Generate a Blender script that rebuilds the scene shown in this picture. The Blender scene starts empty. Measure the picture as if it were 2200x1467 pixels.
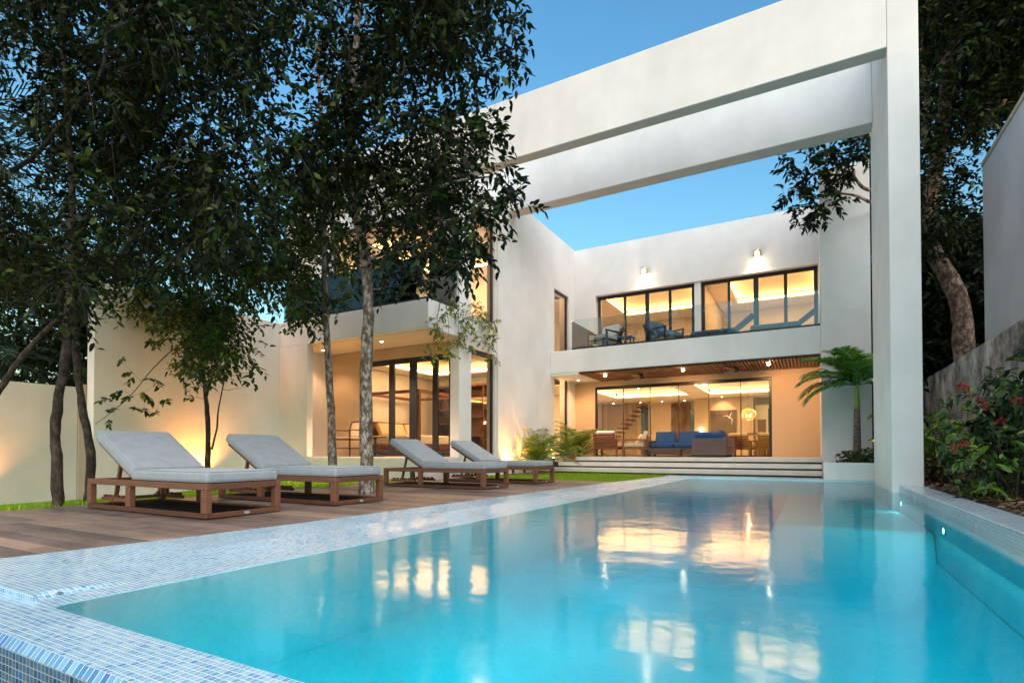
import bpy, math, random
import numpy as np
from mathutils import Vector, Matrix
random.seed(11); rng = np.random.default_rng(11)
R = math.radians
scene = bpy.context.scene
COL = scene.collection

# ---------------------------------------------------------------- camera
F_PX, YAW, PITCH = 1161.0, R(28.87), R(1.0)
CY = 970 - F_PX*math.tan(PITCH)
EYE = Vector((0, 0, 0.6))
FW = Vector((-math.sin(YAW)*math.cos(PITCH), math.cos(YAW)*math.cos(PITCH), math.sin(PITCH)))
RT = Vector((math.cos(YAW), math.sin(YAW), 0))
UP = RT.cross(FW)
def at(u, v, Y=None, X=None, Z=None):
    """the point of the real plane Y / X / Z = const seen in direction (u, v) of the surveyed photograph"""
    d = FW*F_PX + RT*(u-1100) - UP*(v-CY)
    if Y is not None: t = (Y-EYE.y)/d.y
    elif X is not None: t = (X-EYE.x)/d.x
    else: t = (Z-EYE.z)/d.z
    return EYE + d*t
def to_px(P):
    d = Vector(P)-EYE; w = d.dot(FW)
    return 1100+F_PX*d.dot(RT)/w, CY-F_PX*d.dot(UP)/w

cd = bpy.data.cameras.new('camera'); cam = bpy.data.objects.new('camera', cd); COL.objects.link(cam)
cam.location = EYE; cam.rotation_euler = (R(90)+PITCH, 0, YAW)
cd.sensor_width = 36; cd.lens = F_PX/2200*36; cd.shift_y = (CY-733.5)/2200
cd.clip_start = 0.03; cd.clip_end = 600
scene.camera = cam

# ---------------------------------------------------------------- materials
MATS = {}
def nodes(name):
    m = bpy.data.materials.new(name); m.use_nodes = True
    nt = m.node_tree; b = nt.nodes['Principled BSDF']; MATS[name] = m
    return m, nt, b
def N(nt, t, **k):
    n = nt.nodes.new(t)
    for a, v in k.items():
        if a in n.inputs.keys(): n.inputs[a].default_value = v
        else: setattr(n, a, v)
    return n
def L(nt, a, b): nt.links.new(a, b)
def mathn(nt, op, a, b=None):
    n = nt.nodes.new('ShaderNodeMath'); n.operation = op
    for i, x in enumerate((a, b)):
        if x is None: continue
        if isinstance(x, (int, float)): n.inputs[i].default_value = x
        else: L(nt, x, n.inputs[i])
    return n.outputs[0]
def ramp(nt, fac, stops):
    r = nt.nodes.new('ShaderNodeValToRGB'); e = r.color_ramp.elements
    while len(e) < len(stops): e.new(0.5)
    for i, (p, c) in enumerate(stops):
        e[i].position = p; e[i].color = (*c, 1)
    L(nt, fac, r.inputs[0]); return r.outputs[0]
def coords(nt, kind='Object', scale=(1, 1, 1)):
    tc = nt.nodes.new('ShaderNodeTexCoord'); mp = nt.nodes.new('ShaderNodeMapping')
    mp.inputs['Scale'].default_value = scale
    L(nt, tc.outputs[kind], mp.inputs[0]); return mp.outputs[0]
def noise(nt, vec, scale, detail=4, rough=0.55):
    n = N(nt, 'ShaderNodeTexNoise', Scale=scale, Detail=detail, Roughness=rough)
    L(nt, vec, n.inputs['Vector']); return n.outputs['Fac']
def bump(nt, b, h, strength, dist=0.01):
    n = N(nt, 'ShaderNodeBump', Strength=strength, Distance=dist)
    L(nt, h, n.inputs['Height']); L(nt, n.outputs[0], b.inputs['Normal'])
def simple(name, col, rough=0.5, metal=0.0, var=0.0, scale=6, bmp=0.0, bscale=80, sc=(1, 1, 1), spec=0.5):
    m, nt, b = nodes(name)
    b.inputs['Base Color'].default_value = (*col, 1); b.inputs['Roughness'].default_value = rough
    b.inputs['Metallic'].default_value = metal
    b.inputs['Specular IOR Level'].default_value = spec
    if var or bmp: v = coords(nt, 'Object', sc)
    if var:
        c0 = tuple(max(0, c*(1-var)) for c in col); c1 = tuple(min(1, c*(1+var)) for c in col)
        L(nt, ramp(nt, noise(nt, v, scale, 6), [(0.3, c0), (0.7, c1)]), b.inputs['Base Color'])
    if bmp: bump(nt, b, noise(nt, v, bscale, 3), bmp, 0.004)
    return m
def emit(name, col, s):
    m, nt, b = nodes(name)
    b.inputs['Base Color'].default_value = (*col, 1)
    b.inputs['Emission Color'].default_value = (*col, 1); b.inputs['Emission Strength'].default_value = s
    return m

def stucco(name, col, var=0.05):
    m, nt, b = nodes(name)
    v = coords(nt, 'Object')
    n1 = noise(nt, v, 0.7, 6, 0.6)
    vs = coords(nt, 'Object', (3.0, 3.0, 0.25)); n2 = noise(nt, vs, 1.2, 5)
    n = mathn(nt, 'ADD', mathn(nt, 'MULTIPLY', n1, 0.82), mathn(nt, 'MULTIPLY', n2, 0.18))
    c0 = tuple(c*(1-var*1.6) for c in col); c1 = tuple(min(1, c*(1+var*.5)) for c in col)
    L(nt, ramp(nt, n, [(0.36, c0), (0.6, c1)]), b.inputs['Base Color'])
    b.inputs['Roughness'].default_value = 0.85; b.inputs['Specular IOR Level'].default_value = 0.25
    bump(nt, b, noise(nt, v, 160, 3), 0.12, 0.003)
    return m
stucco('stucco', (0.80, 0.785, 0.76), .07)
stucco('stucco_cream', (0.80, 0.78, 0.745), .07); stucco('stucco_cream_shaded', (0.64, 0.62, 0.57), .08)  # second one: the cream darkened for the boundary wall, shade put into its colour
stucco('soffit_tan', (0.86, 0.69, 0.53), 0.02)
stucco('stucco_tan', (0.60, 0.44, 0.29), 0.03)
stucco('stucco_grey', (0.50, 0.51, 0.54), 0.08)
simple('beam_underside_shade', (0.58, 0.55, 0.52), 0.9, var=0.06, scale=3)  # darker than the stucco: shade under the beams put into the colour
simple('paint_warm', (0.62, 0.50, 0.38), 0.7)
simple('paint_taupe', (0.40, 0.33, 0.25), 0.7, var=.04)
simple('paint_white', (0.80, 0.77, 0.70), 0.6)
simple('floor_stone', (0.58, 0.53, 0.47), 0.35, var=0.08, scale=3)
simple('step_stone', (0.70, 0.66, 0.60), 0.7, var=0.10, scale=2.5, bmp=.15)
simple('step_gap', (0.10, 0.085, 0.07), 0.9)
simple('frame_black', (0.012, 0.014, 0.022), 0.35, spec=.5)
simple('metal_black', (0.015, 0.014, 0.014), 0.4)
simple('brass', (0.75, 0.56, 0.28), 0.3, 1.0)
simple('blue_cloth', (0.020, 0.085, 0.23), 0.9, var=.15, scale=12, bmp=.2, bscale=300)
simple('slate_cloth', (0.07, 0.12, 0.19), 0.9, var=.12, scale=12)
simple('cream_cloth', (0.66, 0.55, 0.36), 0.9, var=.10, scale=10)
simple('white_cloth', (0.72, 0.68, 0.62), 0.9, var=.06, scale=10)
simple('grey_cloth', (0.55, 0.54, 0.52), 0.9, var=.08, scale=10)
simple('art_dark', (0.055, 0.030, 0.028), 0.4, var=.3, scale=3)
simple('art_mark', (0.62, 0.58, 0.55), 0.6)
simple('soil', (0.055, 0.038, 0.027), 0.95, var=.45, scale=14, bmp=.8, bscale=40)
simple('ground_earth', (0.07, 0.06, 0.04), 0.95, var=.3, scale=2)
simple('badge_metal', (0.62, 0.62, 0.62), 0.35, 0.6)
simple('night_glass', (0.06, 0.13, 0.27), 0.15)

def wood(name, c0, c1, sc=(2, 22, 22), rough=0.5):
    m, nt, b = nodes(name)
    v = coords(nt, 'Object', sc); n = noise(nt, v, 2.2, 7, .65)
    rp = N(nt, 'ShaderNodeNewGeometry')
    f = mathn(nt, 'ADD', mathn(nt, 'MULTIPLY', n, .7), mathn(nt, 'MULTIPLY', rp.outputs['Random Per Island'], .3))
    L(nt, ramp(nt, f, [(0.3, c0), (0.72, c1)]), b.inputs['Base Color'])
    b.inputs['Roughness'].default_value = rough
    bump(nt, b, n, .15, .003)
    return m
wood('teak', (0.080, 0.032, 0.018), (0.20, 0.088, 0.050))
wood('walnut', (0.075, 0.026, 0.012), (0.16, 0.060, 0.028), (6, 6, 1.2))
wood('slat_wood', (0.17, 0.060, 0.022), (0.30, 0.12, 0.045), (22, 1.5, 22))
wood('wicker', (0.055, 0.034, 0.030), (0.15, 0.10, 0.085), (1.5, 1.5, 40), .7)
wood('red_wood', (0.16, 0.035, 0.014), (0.30, 0.085, 0.03), (2, 18, 18))
wood('bed_wood', (0.085, 0.020, 0.010), (0.17, 0.050, 0.024), (6, 6, 2))

def deck_wood():
    m, nt, b = nodes('deck_wood')
    v = coords(nt, 'Object', (1.3, 22, 10)); n = noise(nt, v, 2.0, 8, .7)
    v2 = coords(nt, 'Object'); st = noise(nt, v2, 1.1, 6, .65)
    g = N(nt, 'ShaderNodeNewGeometry')
    f = mathn(nt, 'ADD', mathn(nt, 'MULTIPLY', n, .45), mathn(nt, 'MULTIPLY', g.outputs['Random Per Island'], .55))
    c = ramp(nt, f, [(0.18, (0.125, 0.094, 0.080)), (0.42, (0.185, 0.137, 0.112)), (0.62, (0.25, 0.182, 0.145)), (0.82, (0.37, 0.25, 0.175))])
    mx = N(nt, 'ShaderNodeMix', data_type='RGBA', blend_type='MULTIPLY')
    mx.inputs['Factor'].default_value = .75
    L(nt, c, mx.inputs[6]); L(nt, ramp(nt, st, [(0.38, (.42, .42, .46)), (0.62, (1.05, 1.0, .98))]), mx.inputs[7])
    L(nt, mx.outputs[2], b.inputs['Base Color'])
    L(nt, ramp(nt, st, [(0.4, (.35,)*3), (0.65, (.62,)*3)]), b.inputs['Roughness'])
    bump(nt, b, n, .35, .004)
deck_wood()

def tiles(name, stops, size, grout, rough=.14, gw=.07, sub=True):
    m, nt, b = nodes(name)
    tc = N(nt, 'ShaderNodeTexCoord'); sep = N(nt, 'ShaderNodeSeparateXYZ')
    L(nt, tc.outputs['UV'], sep.inputs[0])
    us = mathn(nt, 'DIVIDE', sep.outputs[0], size[0]); vs = mathn(nt, 'DIVIDE', sep.outputs[1], size[1])
    fu = mathn(nt, 'FLOOR', us); fv = mathn(nt, 'FLOOR', vs)
    cmb = N(nt, 'ShaderNodeCombineXYZ'); L(nt, fu, cmb.inputs[0]); L(nt, fv, cmb.inputs[1])
    wn = N(nt, 'ShaderNodeTexWhiteNoise', noise_dimensions='2D'); L(nt, cmb.outputs[0], wn.inputs['Vector'])
    col = ramp(nt, wn.outputs['Value'], stops)
    ru = mathn(nt, 'ABSOLUTE', mathn(nt, 'SUBTRACT', mathn(nt, 'FRACT', us), .5))
    rv = mathn(nt, 'ABSOLUTE', mathn(nt, 'SUBTRACT', mathn(nt, 'FRACT', vs), .5))
    mxx = mathn(nt, 'MAXIMUM', ru, rv)
    fac = mathn(nt, 'GREATER_THAN', mxx, .5-gw)
    mx = N(nt, 'ShaderNodeMix', data_type='RGBA'); L(nt, fac, mx.inputs['Factor']); L(nt, col, mx.inputs[6])
    mx.inputs[7].default_value = (*grout, 1)
    sh = noise(nt, coords(nt, 'Object'), .9, 5, .6)
    m2 = N(nt, 'ShaderNodeMix', data_type='RGBA', blend_type='MULTIPLY'); m2.inputs['Factor'].default_value = 1; L(nt, mx.outputs[2], m2.inputs[6])
    L(nt, ramp(nt, sh, [(.35, (.86, .88, .90)), (.6, (1, 1, 1))]), m2.inputs[7]); mx = m2
    L(nt, mx.outputs[2], b.inputs['Base Color'])
    v2 = coords(nt, 'Object'); wet = noise(nt, v2, 3, 4)
    L(nt, ramp(nt, mathn(nt, 'ADD', mathn(nt, 'MULTIPLY', fac, .35), mathn(nt, 'MULTIPLY', wet, .6)), [(0.25, (rough*.6,)*3), (0.8, (.5,)*3)]), b.inputs['Roughness'])
    bump(nt, b, mathn(nt, 'SUBTRACT', 1.0, fac), .35, .002)
    return m
TS = [(0, (0.10, 0.29, 0.53)), (.12, (0.19, 0.41, 0.60)), (.35, (0.26, 0.48, 0.65)), (.7, (0.32, 0.54, 0.67)), (.94, (0.39, 0.60, 0.70)), (1, (0.10, 0.30, 0.57))]
tiles('mosaic', TS, (.023, .023), (0.70, 0.74, 0.74))
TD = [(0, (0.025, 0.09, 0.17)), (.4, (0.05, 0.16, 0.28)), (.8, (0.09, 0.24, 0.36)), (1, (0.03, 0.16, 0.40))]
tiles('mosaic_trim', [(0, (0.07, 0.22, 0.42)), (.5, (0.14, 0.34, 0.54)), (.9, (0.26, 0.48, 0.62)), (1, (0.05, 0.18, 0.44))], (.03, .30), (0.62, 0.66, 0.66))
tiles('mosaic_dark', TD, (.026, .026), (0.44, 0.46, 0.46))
tiles('mosaic_pool', [(0, (0.52, 0.82, 0.85)), (1, (0.60, 0.88, 0.90))], (.026, .026), (0.62, 0.86, 0.88), gw=.05, rough=.8)
tiles('mosaic_grey', [(0, (0.30, 0.42, 0.50)), (1, (0.44, 0.56, 0.64))], (.026, .026), (0.50, 0.56, 0.60), gw=.05, rough=.3)

def stained():
    m, nt, b = nodes('stained_concrete')
    v = coords(nt, 'Object', (1, 1, .75)); n1 = noise(nt, v, 1.6, 14, .78)
    v2 = coords(nt, 'Object', (1, 1, .30)); n2 = noise(nt, v2, 3.2, 12, .78)
    f = mathn(nt, 'ADD', mathn(nt, 'MULTIPLY', n1, .72), mathn(nt, 'MULTIPLY', n2, .28))
    c = ramp(nt, f, [(0.42, (.07, .062, .055)), (.47, (.25, .22, .19)), (.52, (.48, .43, .385)), (.58, (.75, .73, .70))])
    L(nt, c, b.inputs['Base Color']); b.inputs['Roughness'].default_value = .95
    bump(nt, b, f, .6, .02)
stained()

def leafmat(name, stops, rough=.42, trans=.25, spec=.4):
    m, nt, b = nodes(name)
    g = N(nt, 'ShaderNodeNewGeometry')
    c = ramp(nt, g.outputs['Random Per Island'], stops)
    L(nt, c, b.inputs['Base Color']); b.inputs['Roughness'].default_value = rough
    b.inputs['Specular IOR Level'].default_value = spec
    tr = N(nt, 'ShaderNodeBsdfTranslucent'); L(nt, c, tr.inputs['Color'])
    mx = N(nt, 'ShaderNodeMixShader'); mx.inputs[0].default_value = trans
    out = nt.nodes['Material Output']
    L(nt, b.outputs[0], mx.inputs[1]); L(nt, tr.outputs[0], mx.inputs[2]); L(nt, mx.outputs[0], out.inputs['Surface'])
    return m
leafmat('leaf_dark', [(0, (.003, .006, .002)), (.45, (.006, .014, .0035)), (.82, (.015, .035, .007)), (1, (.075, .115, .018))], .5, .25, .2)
leafmat('leaf_mid', [(0, (.013, .034, .008)), (.5, (.030, .076, .013)), (.9, (.07, .15, .022)), (1, (.18, .24, .035))], .45, .22, .3)
leafmat('leaf_bright', [(0, (.05, .14, .016)), (.5, (.11, .25, .026)), (.85, (.22, .38, .04)), (1, (.45, .48, .06))], .4, .3)
leafmat('leaf_shrub', [(0, (.011, .030, .007)), (.5, (.024, .062, .012)), (.85, (.07, .14, .022)), (1, (.24, .30, .045))], .4, .25, .4)
leafmat('leaf_vine', [(0, (.06, .13, .03)), (.5, (.14, .23, .05)), (.8, (.28, .34, .08)), (.9, (.60, .42, .06)), (1, (.75, .48, .05))], .5, .3)
leafmat('leaf_palm', [(0, (.05, .14, .018)), (.6, (.11, .27, .035)), (1, (.24, .42, .06))], .4, .25)
leafmat('leaf_palm_dark', [(0, (.022, .040, .020)), (.6, (.04, .065, .035)), (1, (.075, .11, .06))], .5, .2)
leafmat('leaf_cycad', [(0, (.08, .15, .02)), (.6, (.18, .28, .035)), (1, (.36, .42, .06))], .45, .25)
leafmat('leaf_dry', [(0, (.07, .04, .022)), (.5, (.16, .09, .05)), (1, (.32, .20, .12))], .8, .1)
leafmat('leaf_woods', [(0, (.004, .009, .003)), (.6, (.010, .022, .006)), (1, (.030, .050, .012))], .6, .15, .2)
leafmat('grass_blade', [(0, (.10, .22, .003)), (.6, (.24, .42, .006)), (1, (.42, .54, .02))], .5, .3)
leafmat('petal_red', [(0, (.22, .008, .012)), (.7, (.42, .02, .025)), (1, (.55, .10, .06))], .5, .3)

def bark(name, c0, c1, c2, sc=(6, 6, 3)):
    m, nt, b = nodes(name)
    v = coords(nt, 'Object', sc); n = noise(nt, v, 3.0, 9, .75)
    L(nt, ramp(nt, n, [(.40, c0), (.5, c1), (.58, c2)]), b.inputs['Base Color'])
    b.inputs['Roughness'].default_value = .9; bump(nt, b, n, .8, .02)
bark('bark_grey', (.06, .045, .032), (.17, .135, .10), (.44, .42, .38))
bark('bark_dark', (.012, .009, .007), (.032, .024, .018), (.075, .058, .042))
bark('bark_brown', (.05, .028, .018), (.15, .09, .06), (.36, .26, .20), (3, 3, 2))
bark('palm_trunk', (.05, .035, .028), (.12, .085, .07), (.26, .20, .17), (4, 4, 18))
simple('palm_shaft', (.20, .30, .06), .4, var=.25, scale=5)
simple('twig', (.045, .034, .024), .9)

def lawn_mat():
    m, nt, b = nodes('lawn_turf')
    v = coords(nt); n = noise(nt, v, 9, 8, .7)
    L(nt, ramp(nt, n, [(.35, (.08, .17, .004)), (.6, (.20, .33, .008))]), b.inputs['Base Color'])
    b.inputs['Roughness'].default_value = .95
lawn_mat()

def glass(name, tint=(.93, .96, .97), refl=.06):
    m, nt, b = nodes(name); nt.nodes.remove(b)
    fr = N(nt, 'ShaderNodeFresnel', IOR=1.5)
    tr = N(nt, 'ShaderNodeBsdfTransparent'); tr.inputs[0].default_value = (*tint, 1)
    gl = N(nt, 'ShaderNodeBsdfGlossy'); gl.inputs['Roughness'].default_value = .01
    f = mathn(nt, 'MINIMUM', mathn(nt, 'ADD', mathn(nt, 'MULTIPLY', fr.outputs[0], 1.0), refl), 1.0)
    mx = N(nt, 'ShaderNodeMixShader'); L(nt, f, mx.inputs[0]); L(nt, tr.outputs[0], mx.inputs[1]); L(nt, gl.outputs[0], mx.inputs[2])
    L(nt, mx.outputs[0], nt.nodes['Material Output'].inputs['Surface'])
glass('glass_clear', refl=.04)
glass('glass_rail', (.90, .96, .95), .05)

def water():
    m, nt, b = nodes('pool_water'); nt.nodes.remove(b)
    v = coords(nt, 'Object', (1, 1, 1))
    n = mathn(nt, 'ADD', mathn(nt, 'MULTIPLY', noise(nt, v, 2.6, 3, .5), .8), mathn(nt, 'MULTIPLY', noise(nt, v, 11, 2, .5), .12))
    bp = N(nt, 'ShaderNodeBump', Strength=.16, Distance=.03); L(nt, n, bp.inputs['Height'])
    fr = N(nt, 'ShaderNodeFresnel', IOR=1.34); L(nt, bp.outputs[0], fr.inputs['Normal'])
    tr = N(nt, 'ShaderNodeBsdfTransparent')
    gl = N(nt, 'ShaderNodeBsdfGlossy'); gl.inputs['Roughness'].default_value = .10
    L(nt, bp.outputs[0], gl.inputs['Normal'])
    mx = N(nt, 'ShaderNodeMixShader'); L(nt, fr.outputs[0], mx.inputs[0]); L(nt, tr.outputs[0], mx.inputs[1]); L(nt, gl.outputs[0], mx.inputs[2])
    out = nt.nodes['Material Output']; L(nt, mx.outputs[0], out.inputs['Surface'])
    va = N(nt, 'ShaderNodeVolumeAbsorption'); va.inputs['Color'].default_value = (0.0, .862, .922, 1); va.inputs['Density'].default_value = 1.0
    L(nt, va.outputs[0], out.inputs['Volume'])
water()

emit('cove_glow', (1.0, .60, .18), 8.0)
emit('lamp_glow', (1.0, .80, .48), 12.0)
emit('bulb_glow', (1.0, .58, .22), 2.5)
simple('panel_black', (.012, .011, .010), .95, spec=.1)
emit('pool_glow', (.75, 1.0, .95), 6.0)

# ---------------------------------------------------------------- mesh helpers
def wloc(o):
    v = Vector((0, 0, 0))
    while o is not None: v += o.location; o = o.parent
    return v
class MB:
    def __init__(s): s.v = []; s.f = []; s.m = []
    def add(s, vs, fs, mi=0):
        k = len(s.v); s.v += [tuple(p) for p in vs]
        for f in fs: s.f.append(tuple(i+k for i in f)); s.m.append(mi)
        return s
    def box(s, x0, x1, y0, y1, z0, z1, mi=0):
        return s.add([(x0,y0,z0),(x1,y0,z0),(x1,y1,z0),(x0,y1,z0),(x0,y0,z1),(x1,y0,z1),(x1,y1,z1),(x0,y1,z1)],
                     [(0,3,2,1),(4,5,6,7),(0,1,5,4),(1,2,6,5),(2,3,7,6),(3,0,4,7)], mi)
    def obox(s, c, size, M, mi=0):
        hx, hy, hz = [q/2 for q in size]; c = Vector(c)
        vs = [c+M@Vector(p) for p in [(-hx,-hy,-hz),(hx,-hy,-hz),(hx,hy,-hz),(-hx,hy,-hz),(-hx,-hy,hz),(hx,-hy,hz),(hx,hy,hz),(-hx,hy,hz)]]
        return s.add(vs, [(0,3,2,1),(4,5,6,7),(0,1,5,4),(1,2,6,5),(2,3,7,6),(3,0,4,7)], mi)
    def bar(s, a, b, w, h=None, mi=0):
        a = Vector(a); b = Vector(b); d = b-a; h = h or w
        q = d.to_track_quat('X', 'Z').to_matrix()
        return s.obox((a+b)/2, (d.length, w, h), q, mi)
    def tube(s, pts, rad, n=8, cap=True, mi=0):
        pts = [Vector(p) for p in pts]
        if isinstance(rad, (int, float)): rad = [rad]*len(pts)
        k = len(s.v); ref = None
        for i, p in enumerate(pts):
            d = (pts[min(i+1, len(pts)-1)]-pts[max(i-1, 0)]).normalized()
            if ref is None: ref = d.orthogonal().normalized()
            ref = (ref-d*ref.dot(d)).normalized(); b = d.cross(ref)
            for j in range(n):
                a = 2*math.pi*j/n
                s.v.append(tuple(p+(ref*math.cos(a)+b*math.sin(a))*rad[i]))
        for i in range(len(pts)-1):
            for j in range(n):
                a = k+i*n+j; b2 = k+i*n+(j+1) % n
                s.f.append((a, b2, b2+n, a+n)); s.m.append(mi)
        if cap:
            s.f.append(tuple(k+j for j in reversed(range(n)))); s.m.append(mi)
            e = k+(len(pts)-1)*n; s.f.append(tuple(e+j for j in range(n))); s.m.append(mi)
        return s
    def lathe(s, c, prof, n=16, mi=0):
        k = len(s.v); c = Vector(c)
        for r, z in prof:
            for j in range(n):
                a = 2*math.pi*j/n; s.v.append((c.x+r*math.cos(a), c.y+r*math.sin(a), c.z+z))
        for i in range(len(prof)-1):
            for j in range(n):
                a = k+i*n+j; b = k+i*n+(j+1) % n
                s.f.append((a, b, b+n, a+n)); s.m.append(mi)
        s.f.append(tuple(k+j for j in reversed(range(n)))); s.m.append(mi)
        e = k+(len(prof)-1)*n; s.f.append(tuple(e+j for j in range(n))); s.m.append(mi)
        return s
    def grid(s, axis, a0, a1, b0, b1, t0, t1, ops=(), mi=0):
        """a slab with rectangular openings. axis 'x': a=X b=Z t=Y; 'y': a=Y b=Z t=X; 'z': a=X b=Y t=Z"""
        A = sorted({a0, a1, *[q for o in ops for q in o[:2] if a0 < q < a1]})
        B = sorted({b0, b1, *[q for o in ops for q in o[2:] if b0 < q < b1]})
        def P(a, b, t): return {'x': (a, t, b), 'y': (t, a, b), 'z': (a, b, t)}[axis]
        def solid(i, j):
            if i < 0 or j < 0 or i >= len(A)-1 or j >= len(B)-1: return False
            ca = (A[i]+A[i+1])/2; cb = (B[j]+B[j+1])/2
            return not any(o[0] < ca < o[1] and o[2] < cb < o[3] for o in ops)
        def q(*p): s.add(p, [(0, 1, 2, 3)], mi)
        for i in range(len(A)-1):
            for j in range(len(B)-1):
                if not solid(i, j): continue
                x0, x1, z0, z1 = A[i], A[i+1], B[j], B[j+1]
                q(P(x0,z0,t0), P(x1,z0,t0), P(x1,z1,t0), P(x0,z1,t0)); q(P(x0,z0,t1), P(x0,z1,t1), P(x1,z1,t1), P(x1,z0,t1))
                if not solid(i-1, j): q(P(x0,z0,t0), P(x0,z1,t0), P(x0,z1,t1), P(x0,z0,t1))
                if not solid(i+1, j): q(P(x1,z0,t0), P(x1,z0,t1), P(x1,z1,t1), P(x1,z1,t0))
                if not solid(i, j-1): q(P(x0,z0,t0), P(x0,z0,t1), P(x1,z0,t1), P(x1,z0,t0))
                if not solid(i, j+1): q(P(x0,z1,t0), P(x1,z1,t0), P(x1,z1,t1), P(x0,z1,t1))
        return s
    def build(s, name, mat, parent=None, bevel=0, seg=2, smooth=False, uv=True, local=False):
        me = bpy.data.meshes.new(name)
        off = Vector((0, 0, 0)) if (parent is None or local) else wloc(parent)
        V = np.array(s.v, dtype=float)-np.array(off)
        me.from_pydata(V.tolist(), [], s.f)
        mats = mat if isinstance(mat, (list, tuple)) else [mat]
        for m in mats: me.materials.append(MATS[m])
        if len(mats) > 1: me.polygons.foreach_set('material_index', s.m)
        me.update()
        if uv:
            ul = me.uv_layers.new(name='UVMap').data
            for p in me.polygons:
                nx, ny, nz = [abs(q) for q in p.normal]
                for li in p.loop_indices:
                    x, y, z = me.vertices[me.loops[li].vertex_index].co + off
                    ul[li].uv = (x, y) if nz >= nx and nz >= ny else ((y, z) if nx >= ny else (x, z))
        if smooth: me.polygons.foreach_set('use_smooth', [True]*len(me.polygons))
        o = bpy.data.objects.new(name, me); COL.objects.link(o)
        if parent: o.parent = parent
        if bevel:
            b = o.modifiers.new('bevel', 'BEVEL'); b.width = bevel; b.segments = seg; b.limit_method = 'ANGLE'
            if seg > 1:
                me.polygons.foreach_set('use_smooth', [True]*len(me.polygons))
                w = o.modifiers.new('wn', 'WEIGHTED_NORMAL'); w.keep_sharp = True
        return o
def tag(o, label=None, cat=None, group=None, kind=None):
    if label: o['label'] = label
    if cat: o['category'] = cat
    if group: o['group'] = group
    if kind: o['kind'] = kind
    return o
def thing(name, label, cat, loc, group=None):
    o = bpy.data.objects.new(name, None); COL.objects.link(o); o.location = loc; o.empty_display_size = .2
    return tag(o, label, cat, group)
def copy_tree(o, parent=None):
    c = o.copy(); COL.objects.link(c)
    if parent is not None: c.parent = parent
    for ch in [q for q in bpy.data.objects if q.parent == o]: copy_tree(ch, c)
    return c
def lamp(name, kind, loc, energy, col, size=.1, rot=None, aim=None, spot=60, blend=.6, parent=None):
    d = bpy.data.lights.new(name, kind); d.energy = energy; d.color = col
    if kind == 'AREA': d.size = size if not isinstance(size, tuple) else size[0]
    if kind == "AREA" and isinstance(size, tuple): d.shape = 'RECTANGLE'; d.size_y = size[1]
    if kind in ('POINT', 'SPOT'): d.shadow_soft_size = size
    if kind == 'SPOT': d.spot_size = R(spot); d.spot_blend = blend
    o = bpy.data.objects.new(name, d); COL.objects.link(o); o.location = loc
    if aim is not None: o.rotation_euler = (Vector(aim)-Vector(loc)).to_track_quat('-Z', 'Y').to_euler()
    elif rot: o.rotation_euler = rot
    return o
WARM = (1.0, .54, .25)
CFG = dict(sun_el=8, sun_az=138, air=1.6, dust=.3, ozone=4.0, hue=.500, sat=1.13, sky=.103, sun=1.35, sun_angle=90, sun_col=(1, .89, .78), lamp_el=52, exposure=1.88)
# ================================================================ SETTING: ground, lawn, deck, pool
mb = MB()   # one sheet to the horizon with the pool left open
for x0, x1, y0, y1 in [(-250, -4.2, -250, 350), (1.6, 250, -250, 350), (-4.2, 1.6, -250, .3), (-4.2, 1.6, 14.3, 350)]:
    mb.box(x0, x1, y0, y1, -.62, -.60)
tag(mb.build('ground', 'ground_earth', uv=False), kind='structure')

def lawn_z(x, y):
    return -.02-.27*min(1, max(0, (-7.4-x)/4.0))*min(1, max(0, (9.5-y)/3.5))
mb = MB()
def sheet(mb, x0, x1, y0, y1, nx, ny, zf):
    k = len(mb.v)
    for j in range(ny+1):
        for i in range(nx+1):
            x = x0+(x1-x0)*i/nx; y = y0+(y1-y0)*j/ny; mb.v.append((x, y, zf(x, y)))
    for j in range(ny):
        for i in range(nx):
            a = k+j*(nx+1)+i; mb.f.append((a, a+1, a+nx+2, a+nx+1)); mb.m.append(0)
sheet(mb, -14, -7.2, -3, 12, 16, 30, lawn_z)
sheet(mb, -7.2, -2.9, 10.45, 14.2, 6, 6, lambda x, y: -.02)
tag(mb.build('lawn', 'lawn_turf', uv=False), kind='structure')

def blades(name, spots, hmin, hmax, w, mat):
    P = np.array(spots); n = len(P)
    az = rng.uniform(0, 6.283, n); h = rng.uniform(hmin, hmax, n); ln = rng.uniform(.1, .6, n)*h
    d = np.stack([np.cos(az), np.sin(az), 0*az], 1); s = np.stack([-np.sin(az), np.cos(az), 0*az], 1)*w/2
    V = np.stack([P-s, P+s, P+d*ln[:, None]+np.array([0, 0, 1])*h[:, None]], 1).reshape(-1, 3)
    me = bpy.data.meshes.new(name); me.from_pydata(V.tolist(), [], np.arange(3*n).reshape(-1, 3).tolist())
    me.materials.append(MATS[mat]); me.update()
    o = bpy.data.objects.new(name, me); COL.objects.link(o); return o
sp = []
for _ in range(26000):
    x = rng.uniform(-7.0, -2.95); y = rng.uniform(10.5, 14.08)
    if x > -3.33+(y-10.1)*.1: continue
    sp.append((x, y, -.02))
for _ in range(30000):
    x = -7.32-4.2*rng.random()**1.3; y = rng.uniform(1.2, 9.0)
    sp.append((x, y, lawn_z(x, y)-.005))
tag(blades('grass', sp, .025, .065, .008, 'grass_blade'), 'short bright green lawn grass growing between deck, walls and steps', 'grass', kind='stuff')

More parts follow.
